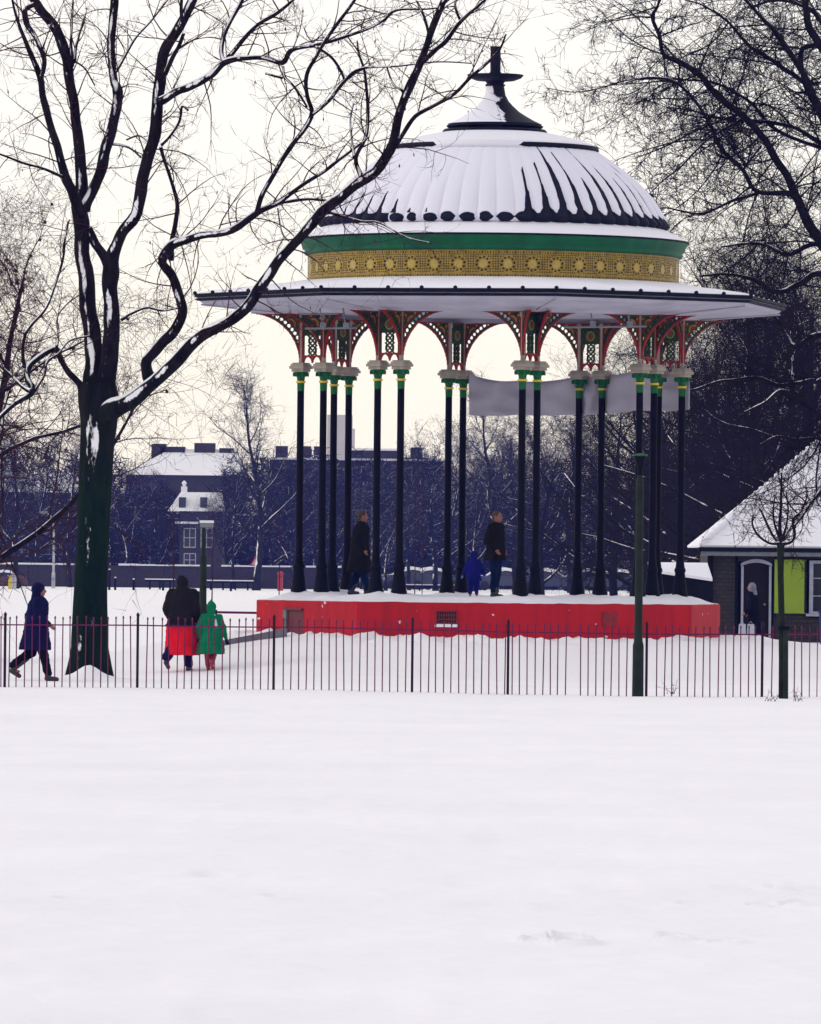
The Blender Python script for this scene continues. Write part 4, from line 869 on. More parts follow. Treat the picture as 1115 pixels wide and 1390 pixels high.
# wall along road
wd = 596.; a = P(-60, 0, wd); b_ = P(452, 0, wd); zt_ = P(200, 768, wd).z
e = thing('boundary_wall', 'long low dark wall with a snow capping beyond the left snowfield', 'wall', ((a.x + b_.x) / 2, wd, 0)); w = (b_.x - a.x) / 2
mb = MB(); mb.box(-w, w, 0, .4, -.3, zt_); k = -w
while k < w: mb.box(k, k + .35, -.12, -.002, -.3, zt_ - .05); k += 3.0
mb.build('wall', M['brickf'], e); mb = MB()
k = -w; rng = random.Random(2)
while k < w: mb.box(k, k + 1.5, -.15, .5, zt_ + .002, zt_ + .10 + rng.uniform(0, .07)); k += 1.5 if rng.random() < .85 else 2.4
mb.build('snow_cap', M['snow2'], e)
# barrier rails
def rail(px0, px1, y, d, h, lab, n):
    a = P(px0, y, d); b_ = P(px1, y, d); e = thing('barrier_rail', lab, 'barrier', (a.x, d, 0)); w = b_.x - a.x
    mb = MB(); mb.box(0, w, -.05, .05, h - .14, h); mb.build('rail', M['hut'], e); mb = MB(); mb.box(0, w, -.08, .08, h + .002, h + .08); mb.build('snow_cap', M['snow2'], e)
    p0 = None
    for i in range(n):
        if p0 is None: mb = MB(); mb.box(-.07, .07, -.05, .05, -.2, h - .142); p0 = mb.build('post', M['hut'], e); o = p0
        else: o = p0.copy(); COL.objects.link(o); o.parent = e
        o.location = (w * (i + .5) / n, 0, 0)
rail(197, 238, 790, 560, .75, 'short low barrier rail with snow on top just right of the plane tree trunk', 3)
rail(278, 345, 790, 560, .70, 'low snow topped barrier rail behind the group, left of the bandstand', 4)
rail(540, 640, 790, 590, .45, 'low snow topped barrier rail in front of the parked cars', 5)
rng = random.Random(9)
pxs = [151, 155, 164, 220, 232, 322, 160]
b0 = None
labs = ['thin bollard touching the right side of the plane tree trunk', 'pale topped bollard just right of the plane tree', 'short stubby bollard by the far wall right of the plane tree', 'thin bollard left of the low barrier rail', 'thin dark bollard behind the brown hooded head', 'lone dark bollard between the lamp post and the bandstand']
for px, lb, hh in zip([152, 157, 165, 190, 230, 322], labs, [1.5, 1.5, .9, .8, .8, .75]):
    e = thing('bollard', lb, 'bollard', (P(px, 0, 540).x, 540, 0), group='bollards along the far path'); mb = MB(); mb.tube([(0, 0, -.2), (0, 0, hh - .1), (0, 0, hh)], [.09, .09, .05], 8); mb.build('shaft', M['hut'], e); mb = MB(); mb.tube([(0, 0, hh + .003), (0, 0, hh + .08)], [.10, .04], 8); mb.build('snow_cap', M['snow2'], e)
# curved tall street lamp far left
e = thing('street_lamp', 'tall curved street lamp with a snow streaked pole at the far left', 'street lamp', (P(81, 0, 560).x, 560, 0))
hL = P(80, 696, 560).z; mb = MB(); mb.tube([(0, 0, -.2), (0, 0, 1.2)], .14, 8); mb.tube([(0, 0, 1.2), (0, 0, hL * .72), (-.06, 0, hL * .85), (-.25, 0, hL * .95), (-.55, 0, hL)], [.10, .08, .07, .06, .05], 8); mb.build('pole', mat('snow_streaked_pole', (.35, .35, .42), .7, .5, 2), e)
mb = MB(); mb.tube([(-.5, 0, hL), (-.8, 0, hL + .03), (-1.1, 0, hL)], [.07, .12, .06], 8); mb.build('lamp_head', M['metal'], e)
# back lamp post by the group
lp = hit(275, 886); e = thing('street_lamp', 'green lamp post with a flat snow topped lantern rising behind the green coated child', 'street lamp', lp)
hL = P(278, 716, lp.y).z - lp.z; mb = MB(); mb.tube([(0, 0, -.2), (0, 0, 1.9), (0, 0, 1.95)], [.075, .07, .045], 10); mb.tube([(0, 0, 1.95), (0, 0, hL)], [.045, .035], 10); mb.build('pole', M['lampg'], e)
mb = MB(); mb.box(-.07, .19, -.07, .07, hL, hL + .09); mb.build('lantern', M['metal'], e); mb = MB(); mb.box(-.08, .20, -.08, .08, hL + .092, hL + .14); mb.build('snow_cap', M['snow2'], e)
# foreground post right with dish top
q = hit(866, 943); q.y = fd - .35; q.x = P(866, 943, q.y).x; q.z = ground(q.x, q.y)
e = thing('street_lamp', 'stout dark green lamp post at the fence in front of the right columns', 'street lamp', q)
z = lambda py: P(866, py, q.y).z - q.z
mb = MB(); mb.tube([(0, 0, -.2), (0, 0, z(876)), (0, 0, z(870))], [.100, .094, .074], 14); mb.tube([(0, 0, z(870)), (0, 0, z(652)), (0, 0, z(645))], [.070, .062, .042], 14); mb.build('pole', M['lampg'], e)
mb = MB(); mb.lathe([(.04, z(648)), (.045, z(636)), (.10, z(622)), (.118, z(619))], 16); mb.lathe([(.0, z(636)), (.05, z(636))], 16); mb.build('lantern', M['iron'], e, True)
mb = MB(); mb.lathe([(.118, z(619)), (.125, z(618)), (.125, z(616.6)), (.0, z(615.5))], 16); mb.build('lantern_cap', M['green'], e)
# red thin barrier bar left of plinth, kerb ramp
a = P(292, 831, 150.5); b_ = P(352, 832, 150.5); gz = ground(a.x, a.y)
e = thing('barrier_bar', 'thin dark red horizontal bar joining the left end of the red plinth', 'rail', (a.x, a.y, gz)); mb = MB(); mb.tube([(0, 0, a.z - gz), (b_.x - a.x - .05, 0, b_.z - gz)], .025, 6); mb.build('rail', M['fence'], e); mb = MB(); mb.tube([(.02, 0, -.1), (.02, 0, a.z - gz + .05)], .03, 6); mb.build('post', M['fencep'], e)
a = hit(300, 877); b_ = hit(389, 864); mb = MB(); K_ = []; nv = Vector((-(b_ - a).y, (b_ - a).x, 0)).normalized() * .07
for i in range(13):
    q = a.lerp(b_, i / 12); g = a.z + .10 + (b_.z + .05 - a.z) * i / 12; K_ += [q + nv + Vector((0, 0, g - q.z)), q - nv + Vector((0, 0, g - q.z)), q - nv + Vector((0, 0, g - q.z - .5)), q + nv + Vector((0, 0, g - q.z - .5))]
mb.add(K_, [(i * 4 + j, i * 4 + (j + 1) % 4, i * 4 + 4 + (j + 1) % 4, i * 4 + 4 + j) for i in range(12) for j in range(4)] + [(3, 2, 1, 0), (48, 49, 50, 51)])
o = mb.build('low_kerb', M['grey']); tag(o, 'sloping grey kerb edge leading to the small door in the red plinth', 'kerb')
# ------------------------------------------------------------------ cars
def profile_car(L_, paint):
    e = thing('parked_car', 'x', 'car')
    pr = [(-2.1, .32), (-2.12, .62), (-1.95, .82), (-1.05, .90), (-.45, 1.30), (.75, 1.33), (1.35, .95), (2.0, .86), (2.1, .55), (2.05, .32)]
    mb = MB(); n = len(pr)
    for y, ins in ((-.80, 1), (.80, 1)):
        for x, z_ in pr: mb.v.append((x, y * (1 if z_ < .97 else .82), z_))
    mb.f.append(tuple(range(n))); mb.f.append(tuple(range(2 * n - 1, n - 1, -1)))
    mb.f += [(i, (i + 1) % n + 0, (i + 1) % n + n, i + n)[::-1] for i in range(n)]; mb.mi = [0] * len(mb.f); mb.build('body', paint, e)
    mb = MB()
    for s_ in (-1, 1): mb.add([(-.92, s_ * .80, .93), (1.22, s_ * .80, .95), (.72, s_ * .685, 1.25), (-.42, s_ * .685, 1.24)], [(0, 1, 2, 3)])
    mb.add([(-1.08, -.6, .93), (-1.08, .6, .93), (-.52, .55, 1.27), (-.52, -.55, 1.27)], [(0, 1, 2, 3)]); mb.build('window', M['glass'], e)
    for x in (-1.3, 1.3):
        for s_ in (-1, 1):
            mb = MB(); mb.tube([(x, s_ * .70, .31), (x, s_ * .86, .31)], .31, 14); mb.build('wheel', M['rubber'], e)
    mb = MB(); pr2 = [(-.72, 1.14), (-.45, 1.38), (.2, 1.50), (.8, 1.42), (1.05, 1.16)]
    for y in (-.78, -.5, .5, .78):
        for x, z_ in pr2: mb.v.append((x, y, z_ - (.20 if abs(y) > .6 else 0)))
    for j in range(3):
        for i in range(4): mb.f.append((j * 5 + i, j * 5 + i + 1, (j + 1) * 5 + i + 1, (j + 1) * 5 + i)); mb.mi.append(0)
    mb.add([(-2.05, -.78, .90), (-1.1, -.78, .99), (-1.1, .78, .99), (-2.05, .78, .90)], [(0, 1, 2, 3)]); mb.add([(1.15, -.78, 1.04), (2.05, -.78, .93), (2.05, .78, .93), (1.15, .78, 1.04)], [(0, 1, 2, 3)])
    mb.add([(-1.04, -.5, .97), (-.5, -.5, 1.29), (-.5, .5, 1.29), (-1.04, .5, .97)], [(0, 1, 2, 3)])
    mb.build('snow_cover', M['snow2'], e, True); return e
c1 = profile_car(4, M['carpaint']); c2 = profile_car(4, M['carred'])
cars = [(561, 612, .3, 'blue grey parked car under snow between two columns left of the bandstand middle'), (598, 612, 3.3, 'snow covered parked car close left of the middle pair of columns'), (688, 612, .2, 'snow covered parked car seen behind the standing man\'s legs'), (754, 612, 3.0, 'snow covered parked car just right of the front middle columns'), (807, 612, 3.4, 'parked car between the back pair of columns under the sheet'), (843, 612, .2, 'snow covered parked car just left of the stout green lamp post')]
for i, (px, d, rz, lb) in enumerate(cars):
    o = c1 if i == 0 else cptree(c1); o.location = (P(px, 0, d).x, d, 0); o.rotation_euler = (0, 0, rz); tag(o, lb, 'car', 'snowy cars parked beyond the bandstand'); o.name = 'parked_car'; o.scale = (1.2, 1.15, 1.3)
c2.location = (P(10, 0, 545).x, 545, 0); c2.rotation_euler = (0, 0, .05); c2.scale = (.95, 1, .95); tag(c2, 'maroon parked car at the far left edge in front of the wall', 'car')
e = thing('grit_bin', 'small pale and yellow box beside the maroon car at far left', 'bin', (P(25, 0, 538).x, 538, 0)); mb = MB(); mb.box(-.28, -.002, -.25, .25, 0, .95, 0); mb.box(0, .30, -.25, .25, 0, .97, 1); mb.box(-.32, .34, -.28, .28, .972, 1.03, 1); mb.build('body', [M['yellow'], M['white']], e)
# pillar box & warning sign
e = thing('pillar_box', 'small red pillar box beyond the snow left of the bandstand', 'post box', (P(389, 0, 560).x, 560, 0)); mb = MB(); mb.lathe([(.24, 0), (.24, .1), (.2, .12), (.2, 1.25), (.25, 1.3), (.24, 1.36), (.1, 1.48), (.01, 1.5)], 16); mb.build('body', M['post'], e, True); mb = MB(); mb.box(-.12, .12, -.215, -.19, 1.05, 1.1); mb.build('slot', M['hole'], e)
e = thing('warning_sign', 'red bordered white triangle road sign on a pole left of the bandstand', 'sign', (P(355, 0, 570).x, 570, 0)); zc_ = P(355, 763, 570).z; mb = MB(); mb.tube([(0, 0, -.2), (0, 0, zc_ + .3)], .05, 8); mb.build('pole', M['hut'], e)
mb = MB(); t1 = [(-.45, -.07, zc_ - .3), (.45, -.07, zc_ - .3), (0, -.07, zc_ + .48)]; mb.add(t1 + [(x, -.05, z_) for x, _, z_ in t1], [(0, 1, 2), (5, 4, 3), (0, 3, 4, 1), (1, 4, 5, 2), (2, 5, 3, 0)], 0); mb.add([(-.25, -.074, zc_ - .2), (.25, -.074, zc_ - .2), (0, -.074, zc_ + .24)], [(0, 1, 2)], 1); mb.box(-.03, .03, -.078, -.075, zc_ - .13, zc_ + .08, 2); mb.build('sign_plate', [M['post'], M['white'], M['hole']], e)
# saplings with stakes
def sapling(px, ybase, ytop, w, lab, d):
    q = P(px, ybase, d); g = ground(q.x, d); e = thing('young_tree', lab, 'young tree', (q.x, d, g)); h = P(px, ytop, d).z - g; rng = random.Random(int(px)); mb = MB(); mb.tube([(0, 0, -.1), (.02, 0, h * .5), (0, 0, h)], [w, w * .7, w * .3], 6); mb.build('trunk', M['twig'], e); mb = MB()
    for i in range(16): grow(mb, Vector((0, 0, h * rng.uniform(.35, 1))), (rvec(rng) + Vector((0, 0, 1))).normalized(), h * .25, w * .4, 1, rng, .1, (3, 3), (.4, .6), .2)
    mb.build('crown', M['twig'], e)
sapling(379, 808, 700, .035, 'thin young tree seen just outside the leftmost bandstand columns', 420)
sapling(563, 812, 650, .035, 'thin young tree seen between columns left of the bandstand middle, left of two', 420)
sapling(573, 812, 668, .03, 'thin young tree seen between columns left of the bandstand middle, right of two', 430)
sapling(235, 830, 700, .04, 'thin reddish young tree behind the brown hooded person', 300)
sapling(288, 812, 690, .04, 'thin young tree behind the lamp post by the green coated child', 400)
# ------------------------------------------------------------------ pavilion
pdp = 190.; sc = F / pdp
pl = P(966, 873, pdp); pav = thing('pavilion', 'small brick pavilion with a snowy hipped roof at the right edge', 'building', (pl.x, pdp, ground(pl.x, pdp)))
OX = pl.x; OZ = ground(pl.x, pdp)
X = lambda px: (px - 966) / sc
Z = lambda py: CZ + (HY + 4.8 - py) / sc - OZ
g0 = Z(905)
ez = Z(750); Wd = 15.; Dp = 8.
mb = MB()
# front wall in pieces with openings; wall thickness
def wallp(x0, x1, z0_, z1_, yo=0): mb.box(x0, x1, yo, yo + .25, z0_, z1_)
wallp(0, X(1000), g0, ez); wallp(X(1050), X(1094), g0, ez); wallp(X(1000), X(1050), Z(762), ez); wallp(X(1094), X(1140), g0, Z(838)); wallp(X(1094), X(1140), Z(758), ez); wallp(X(1140), Wd, g0, ez)
mb.box(0, .25, .25, Dp - .25, g0, ez); mb.box(Wd - .25, Wd, .25, Dp - .25, g0, ez); mb.box(0, Wd, Dp - .25, Dp, g0, ez); mb.build('wall', M['brick'], pav)
mb = MB(); mb.box(-.12, 0.002 + .02, -.06, .3, g0, ez); mb.box(X(997), X(1000.5), -.03, .24, g0, ez); mb.box(X(1051), X(1053), -.02, .1, Z(838), ez); mb.build('corner_post', M['hut'], pav)
# roof
ov = .38; rz_ = ez + .18; hp = 3.9; rise = hp * math.tan(R(40)); n = 40
mb = MB(); x0r, x1r, y0r, y1r = X(948), Wd + ov, -ov, Dp + ov; half = (y1r - y0r) / 2; rise = half * math.tan(R(39.5))
hipx = half * .98
A = (x0r, y0r, rz_); B = (x1r, y0r, rz_); C_ = (x1r, y1r, rz_); D_ = (x0r, y1r, rz_); E_ = (x0r + hipx, y0r + half, rz_ + rise); F_ = (x1r - hipx, y0r + half, rz_ + rise)
mb.add([A, B, C_, D_, E_, F_], [(0, 1, 5, 4), (1, 2, 5), (2, 3, 4, 5), (3, 0, 4)])
for i in range(4): pass
mb.add([A, B, C_, D_, (x0r + .02, y0r + .02, rz_ - .05), (x1r - .02, y0r + .02, rz_ - .05), (x1r - .02, y1r, rz_ - .05), (x0r + .02, y1r, rz_ - .05)], [(0, 4, 5, 1), (3, 7, 4, 0), (4, 7, 6, 5)])
roof = mb.build('roof', M['snow2'], pav)
mb = MB(); a = Vector(A); b_ = Vector(E_); nt_ = 30
for i in range(nt_):
    p = a.lerp(b_, (i + .1) / nt_) + Vector((0, 0, .0)); q = a.lerp(b_, (i + .95) / nt_) + Vector((0, 0, .03)); mb.tube([p, q], [.05, .13], 8)
mb.build('hip_tile', M['snow2'], roof)
mb = MB(); mb.box(x0r - .03, x1r, y0r - .06, y0r + .08, rz_ - .16, rz_ - .052, 0); mb.box(x0r + .05, x1r, y0r + .02, y0r + .10, rz_ - .27, rz_ - .165, 1); mb.box(x0r + .06, x1r, y0r + .10, .3, rz_ - .21, rz_ - .17, 2)
mb.build('gutter', [M['lead'], M['metal'], M['hut']], pav)
# door
mb = MB()
fx0, fx1 = X(1005), X(1047); zt_ = Z(766)
mb.box(fx0 + .01, fx0 + .07, -.04, .1, g0, zt_ - .05); mb.box(fx1 - .07, fx1 - .01, -.04, .1, g0, zt_ - .05)
for i in range(10):
    t0, t1_ = i / 10, (i + 1) / 10; za = .12 * (1 - (2 * t0 - 1) ** 2); zb2 = .12 * (1 - (2 * t1_ - 1) ** 2); xa = fx0 + (fx1 - fx0) * t0; xb = fx0 + (fx1 - fx0) * t1_; zz = zt_ - .05
    mb.add([(xa, -.04, zz + za * .8 - .0), (xb, -.04, zz + zb2 * .8), (xb, -.04, zz + zb2 + .07), (xa, -.04, zz + za + .07), (xa, .1, zz + za * .8), (xb, .1, zz + zb2 * .8), (xb, .1, zz + zb2 + .07), (xa, .1, zz + za + .07)], [(0, 1, 2, 3), (7, 6, 5, 4), (3, 2, 6, 7), (0, 4, 5, 1)])
df = mb.build('door_frame', M['wframe'], pav)
mb = MB(); mb.box(fx0 + .07, fx1 - .07, .05, .12, g0, zt_ + .1)
for i in range(6):
    x = fx0 + .12 + (fx1 - fx0 - .24) * i / 5; mb.box(x - .01, x + .01, .035, .048, g0, zt_ - .05)
dd_ = mb.build('door', M['doorb'], pav); mb = MB(); mb.box(X(998) + .06, fx0 - .002, .10, .2, g0, ez); mb.box(fx1 + .002, X(1050), .10, .2, g0, ez); mb.build('wall_recess', M['hut'], pav)
mb = MB(); mb.tube([(fx1 - .18, .045, 1.0), (fx1 - .18, -.02, 1.0)], .03, 8); mb.build('handle', M['metal'], dd_)
mb = MB(); mb.box(X(1050.5), X(1091), -.09, -.04, Z(831), Z(760)); mb.box(X(1050.5), X(1094), -.10, -.03, Z(760), Z(759)); mb.box(X(1050.5), X(1093), -.10, -.03, Z(832), Z(831)); mb.build('board', M['lime'], pav)
# window
wx0, wx1, wz0, wz1 = X(1099), X(1140), Z(832), Z(760)
mb = MB(); mb.box(wx0, wx1, .02, .05, wz0, wz1); wn = mb.build('window', M['glass'], pav)
mb = MB(); fw = .08; mb.box(wx0 - .02, wx0 + fw, -.05, .018, wz0, wz1); mb.box(wx1 - fw, wx1, -.05, .018, wz0, wz1); mb.box(wx0 + fw, wx1 - fw, -.05, .018, wz1 - fw, wz1); mb.box(wx0 + fw, wx1 - fw, -.05, .018, wz0, wz0 + fw * .7)
for i in (1, 2): zz = wz0 + (wz1 - wz0) * i / 3; mb.box(wx0 + fw, wx1 - fw, -.03, .018, zz - .012, zz + .012)
xm = (wx0 + wx1) / 2; mb.box(xm - .03, xm + .03, -.045, .0175, wz0 + fw * .7, wz1 - fw); mb.build('frame', M['wframe'], wn)
mb = MB(); mb.box(wx0 - .1, wx1 + .1, -.12, .0, wz0 - .07, wz0 - .003); mb.build('sill', M['wframe'], wn)
# blue bin at right edge
q = P(1120, 872, 187); e = thing('wheeled_bin', 'dark blue bin cut off by the right edge below the pavilion window', 'bin', (q.x, 187, 0)); mb = MB(); zt_ = P(1118, 832, 187).z
mb.add([(-.10, -.2, .1), (.5, -.2, .1), (.5, .3, .1), (-.10, .3, .1), (-.14, -.25, zt_), (.55, -.25, zt_), (.55, .35, zt_), (-.14, .35, zt_)], [(0, 1, 5, 4), (1, 2, 6, 5), (2, 3, 7, 6), (3, 0, 4, 7), (4, 5, 6, 7), (0, 3, 2, 1)]); mb.build('body', M['bblue'], e); mb = MB(); mb.box(-.17, .58, -.28, .38, zt_ + .002, zt_ + .06); mb.build('lid', M['bblue'], e); mb = MB(); mb.tube([(-.1, .3, .1), (.5, .3, .1)], .1, 10); mb.build('wheel', M['rubber'], e)
# dark lean-to with snowy roof between bandstand and pavilion
sd = 182.; a = P(893, 790, sd); b_ = P(967, 790, sd); e = thing('shed', 'low dark shed with a sloping snowy roof behind the right columns, beside the pavilion', 'shed', (a.x, sd, 0)); w = b_.x - a.x
za, zb2, zc2 = P(893, 777, sd).z, P(966, 789, sd).z, P(930, 770, sd).z
mb = MB(); mb.add([(0, 0, -.2), (w, 0, -.2), (w, 0, zb2), (0, 0, za), (0, 3, -.2), (w, 3, -.2), (w, 3, zc2), (0, 3, zc2)], [(0, 1, 2, 3), (5, 4, 7, 6), (0, 3, 7, 4), (1, 5, 6, 2)]); mb.build('wall', M['hut'], e)
mb = MB(); mb.add([(-.15, -.15, za), (w, -.15, zb2), (w, 3.1, zc2 + .05), (-.15, 3.1, zc2 + .05), (-.15, -.15, za + .07), (w, -.15, zb2 + .07), (w, 3.1, zc2 + .12), (-.15, 3.1, zc2 + .12)], [(4, 5, 6, 7), (0, 1, 5, 4), (3, 0, 4, 7), (0, 3, 2, 1)]); mb.build('roof', M['snow2'], e)
# sapling right with guard
q = P(1062, 950, 122.5); q.z = ground(q.x, q.y); e = thing('young_tree', 'pollarded young tree strapped to a green stake at the right end of the fence', 'young tree', q)
zf = lambda px, py: P(px, py, q.y) - q
mb = MB(); mb.tube([zf(1062, 956), zf(1062, 900), zf(1061, 830), zf(1060, 780), zf(1060, 738)], [.060, .057, .054, .052, .066], 10); mb.build('trunk', M['barkn'], e, True)
mb = MB(); mb.tube([zf(1066.5, 956) + Vector((0, -.05, 0)), zf(1066.5, 850) + Vector((0, -.05, 0))], .045, 10); mb.build('stake', M['lampg'], e); mb = MB(); mb.tube([zf(1064, 855) + Vector((0, -.02, 0)), zf(1064, 850) + Vector((0, -.02, 0))], .10, 12); mb.build('tie', M['black'], e)
mbT = MB(); mbC = MB(); rng = random.Random(77)
lims = [([(1060, 738, 8), (1059, 715, 5), (1060, 690, 4.5), (1061, 665, 3.5), (1061, 640, 2)], 0, .2, .1), ([(1060, 737, 6), (1045, 737, 4), (1030, 727, 3.5), (1022, 712, 3), (1023, 698, 2)], 0, -.3, .1), ([(1060, 738, 6), (1050, 728, 4), (1042, 712, 3.5), (1034, 695, 3), (1028, 685, 2)], 0, .3, .1), ([(1061, 738, 7), (1074, 735, 5), (1079, 725, 4), (1077, 705, 3.5), (1088, 694, 3), (1094, 680, 2.5), (1096, 665, 2)], 0, -.2, .1), ([(1062, 736, 5), (1070, 722, 4), (1078, 708, 3), (1090, 690, 2)], 0, .3, .1), ([(1060, 735, 5), (1052, 712, 3), (1050, 690, 2.5), (1053, 670, 2)], 0, .1, .1), ([(1061, 735, 5), (1068, 712, 3), (1070, 690, 2.5), (1067, 665, 2)], 0, -.2, .1)]
traced(lims, q.y, q, mbT, mbC, rng, .075, (.2, .55), kids=(3, 2), up=.06, rmax=.007); mbT.build('limb', M['bark'], e, True); mbC.build('crown', M['twig'], e)
# weeds poking out of the snow by the post
for px, py, lb, sd_ in ((912, 942, 'tuft of dead stalks poking from the snow right of the stout lamp post', 1), (1045, 952, 'tuft of dead stalks in the snow left of the young tree', 2), (1082, 952, 'dark stub of dead plant in the snow right of the young tree', 3)):
    q = hit(px, py); e = MB(); rng = random.Random(sd_)
    for i in range(7): grow(e, Vector((rng.uniform(-.1, .1), 0, 0)), (rvec(rng) + Vector((0, 0, 1.2))).normalized(), rng.uniform(.12, .3), .006, 1, rng, 0, (2,), (.3, .5), .3)
    o = e.build('dead_plant', M['twig'], loc=q); tag(o, lb, 'plant', 'dead plants poking through the snow')
# ------------------------------------------------------------------ people
def capsule(mb, a, b, ra, rb, n=14):
    a = Vector(a); b = Vector(b); t = (b - a); L_ = t.length; t = t.normalized() if L_ > 1e-6 else Vector((0, 0, 1))
    pts = []; rad = []
    for i in range(5): q = PI / 2 * (1 - i / 4); pts.append(a - t * ra * math.sin(q)); rad.append(max(.0008, ra * math.cos(q)))
    for i in range(1, 5): q = PI / 2 * i / 4; pts.append(b + t * rb * math.sin(q)); rad.append(max(.0008, rb * math.cos(q)))
    pts.insert(5, b); rad.insert(5, rb)
    mb.tube(pts, rad, n)
def ell(mb, c, rx, ry, rz_, n=16):
    vs = []; fs = []; m_ = 10
    for i in range(m_ + 1):
        q = PI * i / m_
        for j in range(n): a = 2 * PI * j / n; vs.append((c[0] + rx * max(.01, math.sin(q)) * math.cos(a), c[1] + ry * max(.01, math.sin(q)) * math.sin(a), c[2] - rz_ * math.cos(q)))
    fs = [(i * n + j, i * n + (j + 1) % n, (i + 1) * n + (j + 1) % n, (i + 1) * n + j) for i in range(m_) for j in range(n)]; fs += [tuple(range(n - 1, -1, -1)), tuple(m_ * n + j for j in range(n))]
    mb.add(vs, fs)
def remesh(mb, name, m_, parent, vox=.012, sm_=3):
    o = mb.build(name, m_)
    r = o.modifiers.new('r', 'REMESH'); r.mode = 'VOXEL'; r.voxel_size = vox; r.use_smooth_shade = True
    s_ = o.modifiers.new('s', 'SMOOTH'); s_.iterations = sm_; s_.factor = .5
    dg = bpy.context.evaluated_depsgraph_get(); me = bpy.data.meshes.new_from_object(o.evaluated_get(dg)); o.modifiers.clear(); o.data = me; me.name = name
    if not me.materials: me.materials.append(m_)
    if m_.name.endswith(('cloth', 'denim')):
        me.update(); ns = [v.normal.copy() for v in me.vertices]
        for v, nn_ in zip(me.vertices, ns): c = v.co; v.co = c + nn_ * (.016 * noise.noise(Vector((c.x * 9, c.y * 9, c.z * 5))) + .010 * noise.noise(Vector((c.x * 5, c.y * 5, c.z * 22))))
    o.parent = parent; return o
def person(loc, rz, H, lab, pose, cl, group=None, hood=True, bk=1.):
    """local frame: +y = facing direction, x = right. sizes scaled by H/1.75"""
    e = thing('person', lab, 'person', loc, rz, group); k = H / 1.75
    child = H < 1.4
    V = lambda x, y, z: Vector((x, y, z)) * k
    hs = 1.22 if child else 1.0
    hipz = .90 if not child else .82; shz = 1.43 if not child else 1.36; lean = pose.get('lean', 0)
    hc = Vector((0, lean + .02, 1.75 - .115 * hs)) * k
    SH = {s: V(s * .185, lean, shz) for s in (-1, 1)}; HP = {s: V(s * .09, 0, hipz) for s in (-1, 1)}
    EL = pose['el']; HA = pose['ha']; KN = pose['kn']; FT = pose['ft']
    el = {s: V(*EL[s]) for s in (-1, 1)}; ha = {s: V(*HA[s]) for s in (-1, 1)}; kn = {s: V(*KN[s]) for s in (-1, 1)}; ft = {s: V(*FT[s]) for s in (-1, 1)}
    body = MB()
    ell(body, hc, .078 * k * hs, .098 * k * hs, .115 * k * hs); ell(body, hc + V(0, .03, -.05) * hs, .055 * k * hs, .07 * k * hs, .07 * k * hs)
    capsule(body, hc + V(0, .095, .005) * hs, hc + V(0, .112, -.022) * hs, .011 * k, .016 * k, 8)    # nose
    for s in (-1, 1): ell(body, hc + V(s * .08, -.005, 0) * hs, .012 * k, .022 * k, .032 * k, 8)
    capsule(body, V(0, lean, shz), hc - V(0, .01, .06), .058 * k, .052 * k)
    capsule(body, V(0, lean, shz - .10), V(0, 0, hipz + .08), .13 * k, .125 * k); capsule(body, SH[-1], SH[1], .065 * k, .065 * k)
    for s in (-1, 1):
        capsule(body, SH[s], el[s], .052 * k, .041 * k); capsule(body, el[s], ha[s], .041 * k, .028 * k)
        fd_ = (ha[s] - el[s]).normalized(); side = Vector((s, 0, 0)) * -1; pn = fd_.cross(Vector((0, 1, 0)) if abs(fd_.y) < .8 else Vector((1, 0, 0))).normalized(); sd = Vector((0, 1, 0)); sd = (sd - fd_ * sd.dot(fd_)).normalized()
        palm = ha[s] + fd_ * .075 * k; capsule(body, ha[s] + fd_ * .02 * k, palm, .026 * k, .034 * k, 10)
        for i in range(4):
            b0_ = palm + sd * (.027 - .018 * i) * k; l_ = (.040, .046, .043, .034)[i] * k; cu = side * .35
            m1 = b0_ + fd_ * l_; m2_ = m1 + (fd_ * .8 + cu).normalized() * l_ * .75; capsule(body, b0_, m1, .0095 * k, .009 * k, 8); capsule(body, m1, m2_, .009 * k, .007 * k, 8)
        tb = ha[s] + fd_ * .03 * k + sd * .025 * k; capsule(body, tb, tb + (fd_ * .8 + sd * .6).normalized() * .055 * k, .011 * k, .008 * k, 8)
        capsule(body, HP[s], kn[s], .078 * k, .052 * k); capsule(body, kn[s], ft[s] + V(0, 0, .08), .050 * k, .034 * k); capsule(body, ft[s] + V(0, -.03, .05), ft[s] + V(0, .11, .03), .034 * k, .026 * k)
    remesh(body, 'body', M['skin'], e, .0085 if not child else .008, 2)
    for s in (-1, 1):
        ey = MB(); ell(ey, hc + V(s * .03, .088, .01) * hs, .012 * k, .012 * k, .008 * k, 8); ey.build('eye', M['hole'], e)
    # trousers
    tr = MB()
    for s in (-1, 1): capsule(tr, HP[s], kn[s], .098 * k * bk, .076 * k * bk); capsule(tr, kn[s], ft[s] + V(0, 0, .14), .074 * k * bk, .058 * k * bk)
    capsule(tr, V(0, 0, hipz + .05), V(0, 0, hipz - .02), .14 * k, .15 * k); remesh(tr, 'trousers', M[cl['tr']], e, .014)
    for s in (-1, 1):
        bo = MB(); toe = V(*pose.get('toe', {}).get(s, (0, .15, -.01))); top = ft[s] + (kn[s] - ft[s]).normalized() * (.36 if cl.get('tall') else .2) * k
        capsule(bo, top, ft[s] + V(0, 0, .07), .066 * k, .052 * k); capsule(bo, ft[s] + V(0, -.02, .045), ft[s] + toe + V(0, 0, .04), .05 * k, .042 * k); remesh(bo, 'boot', M[cl['bo']], e, .012)
    # coat: torso + arms + skirt
    ct = MB(); hem = cl.get('hem', .55); fl = cl.get('flare', .20)
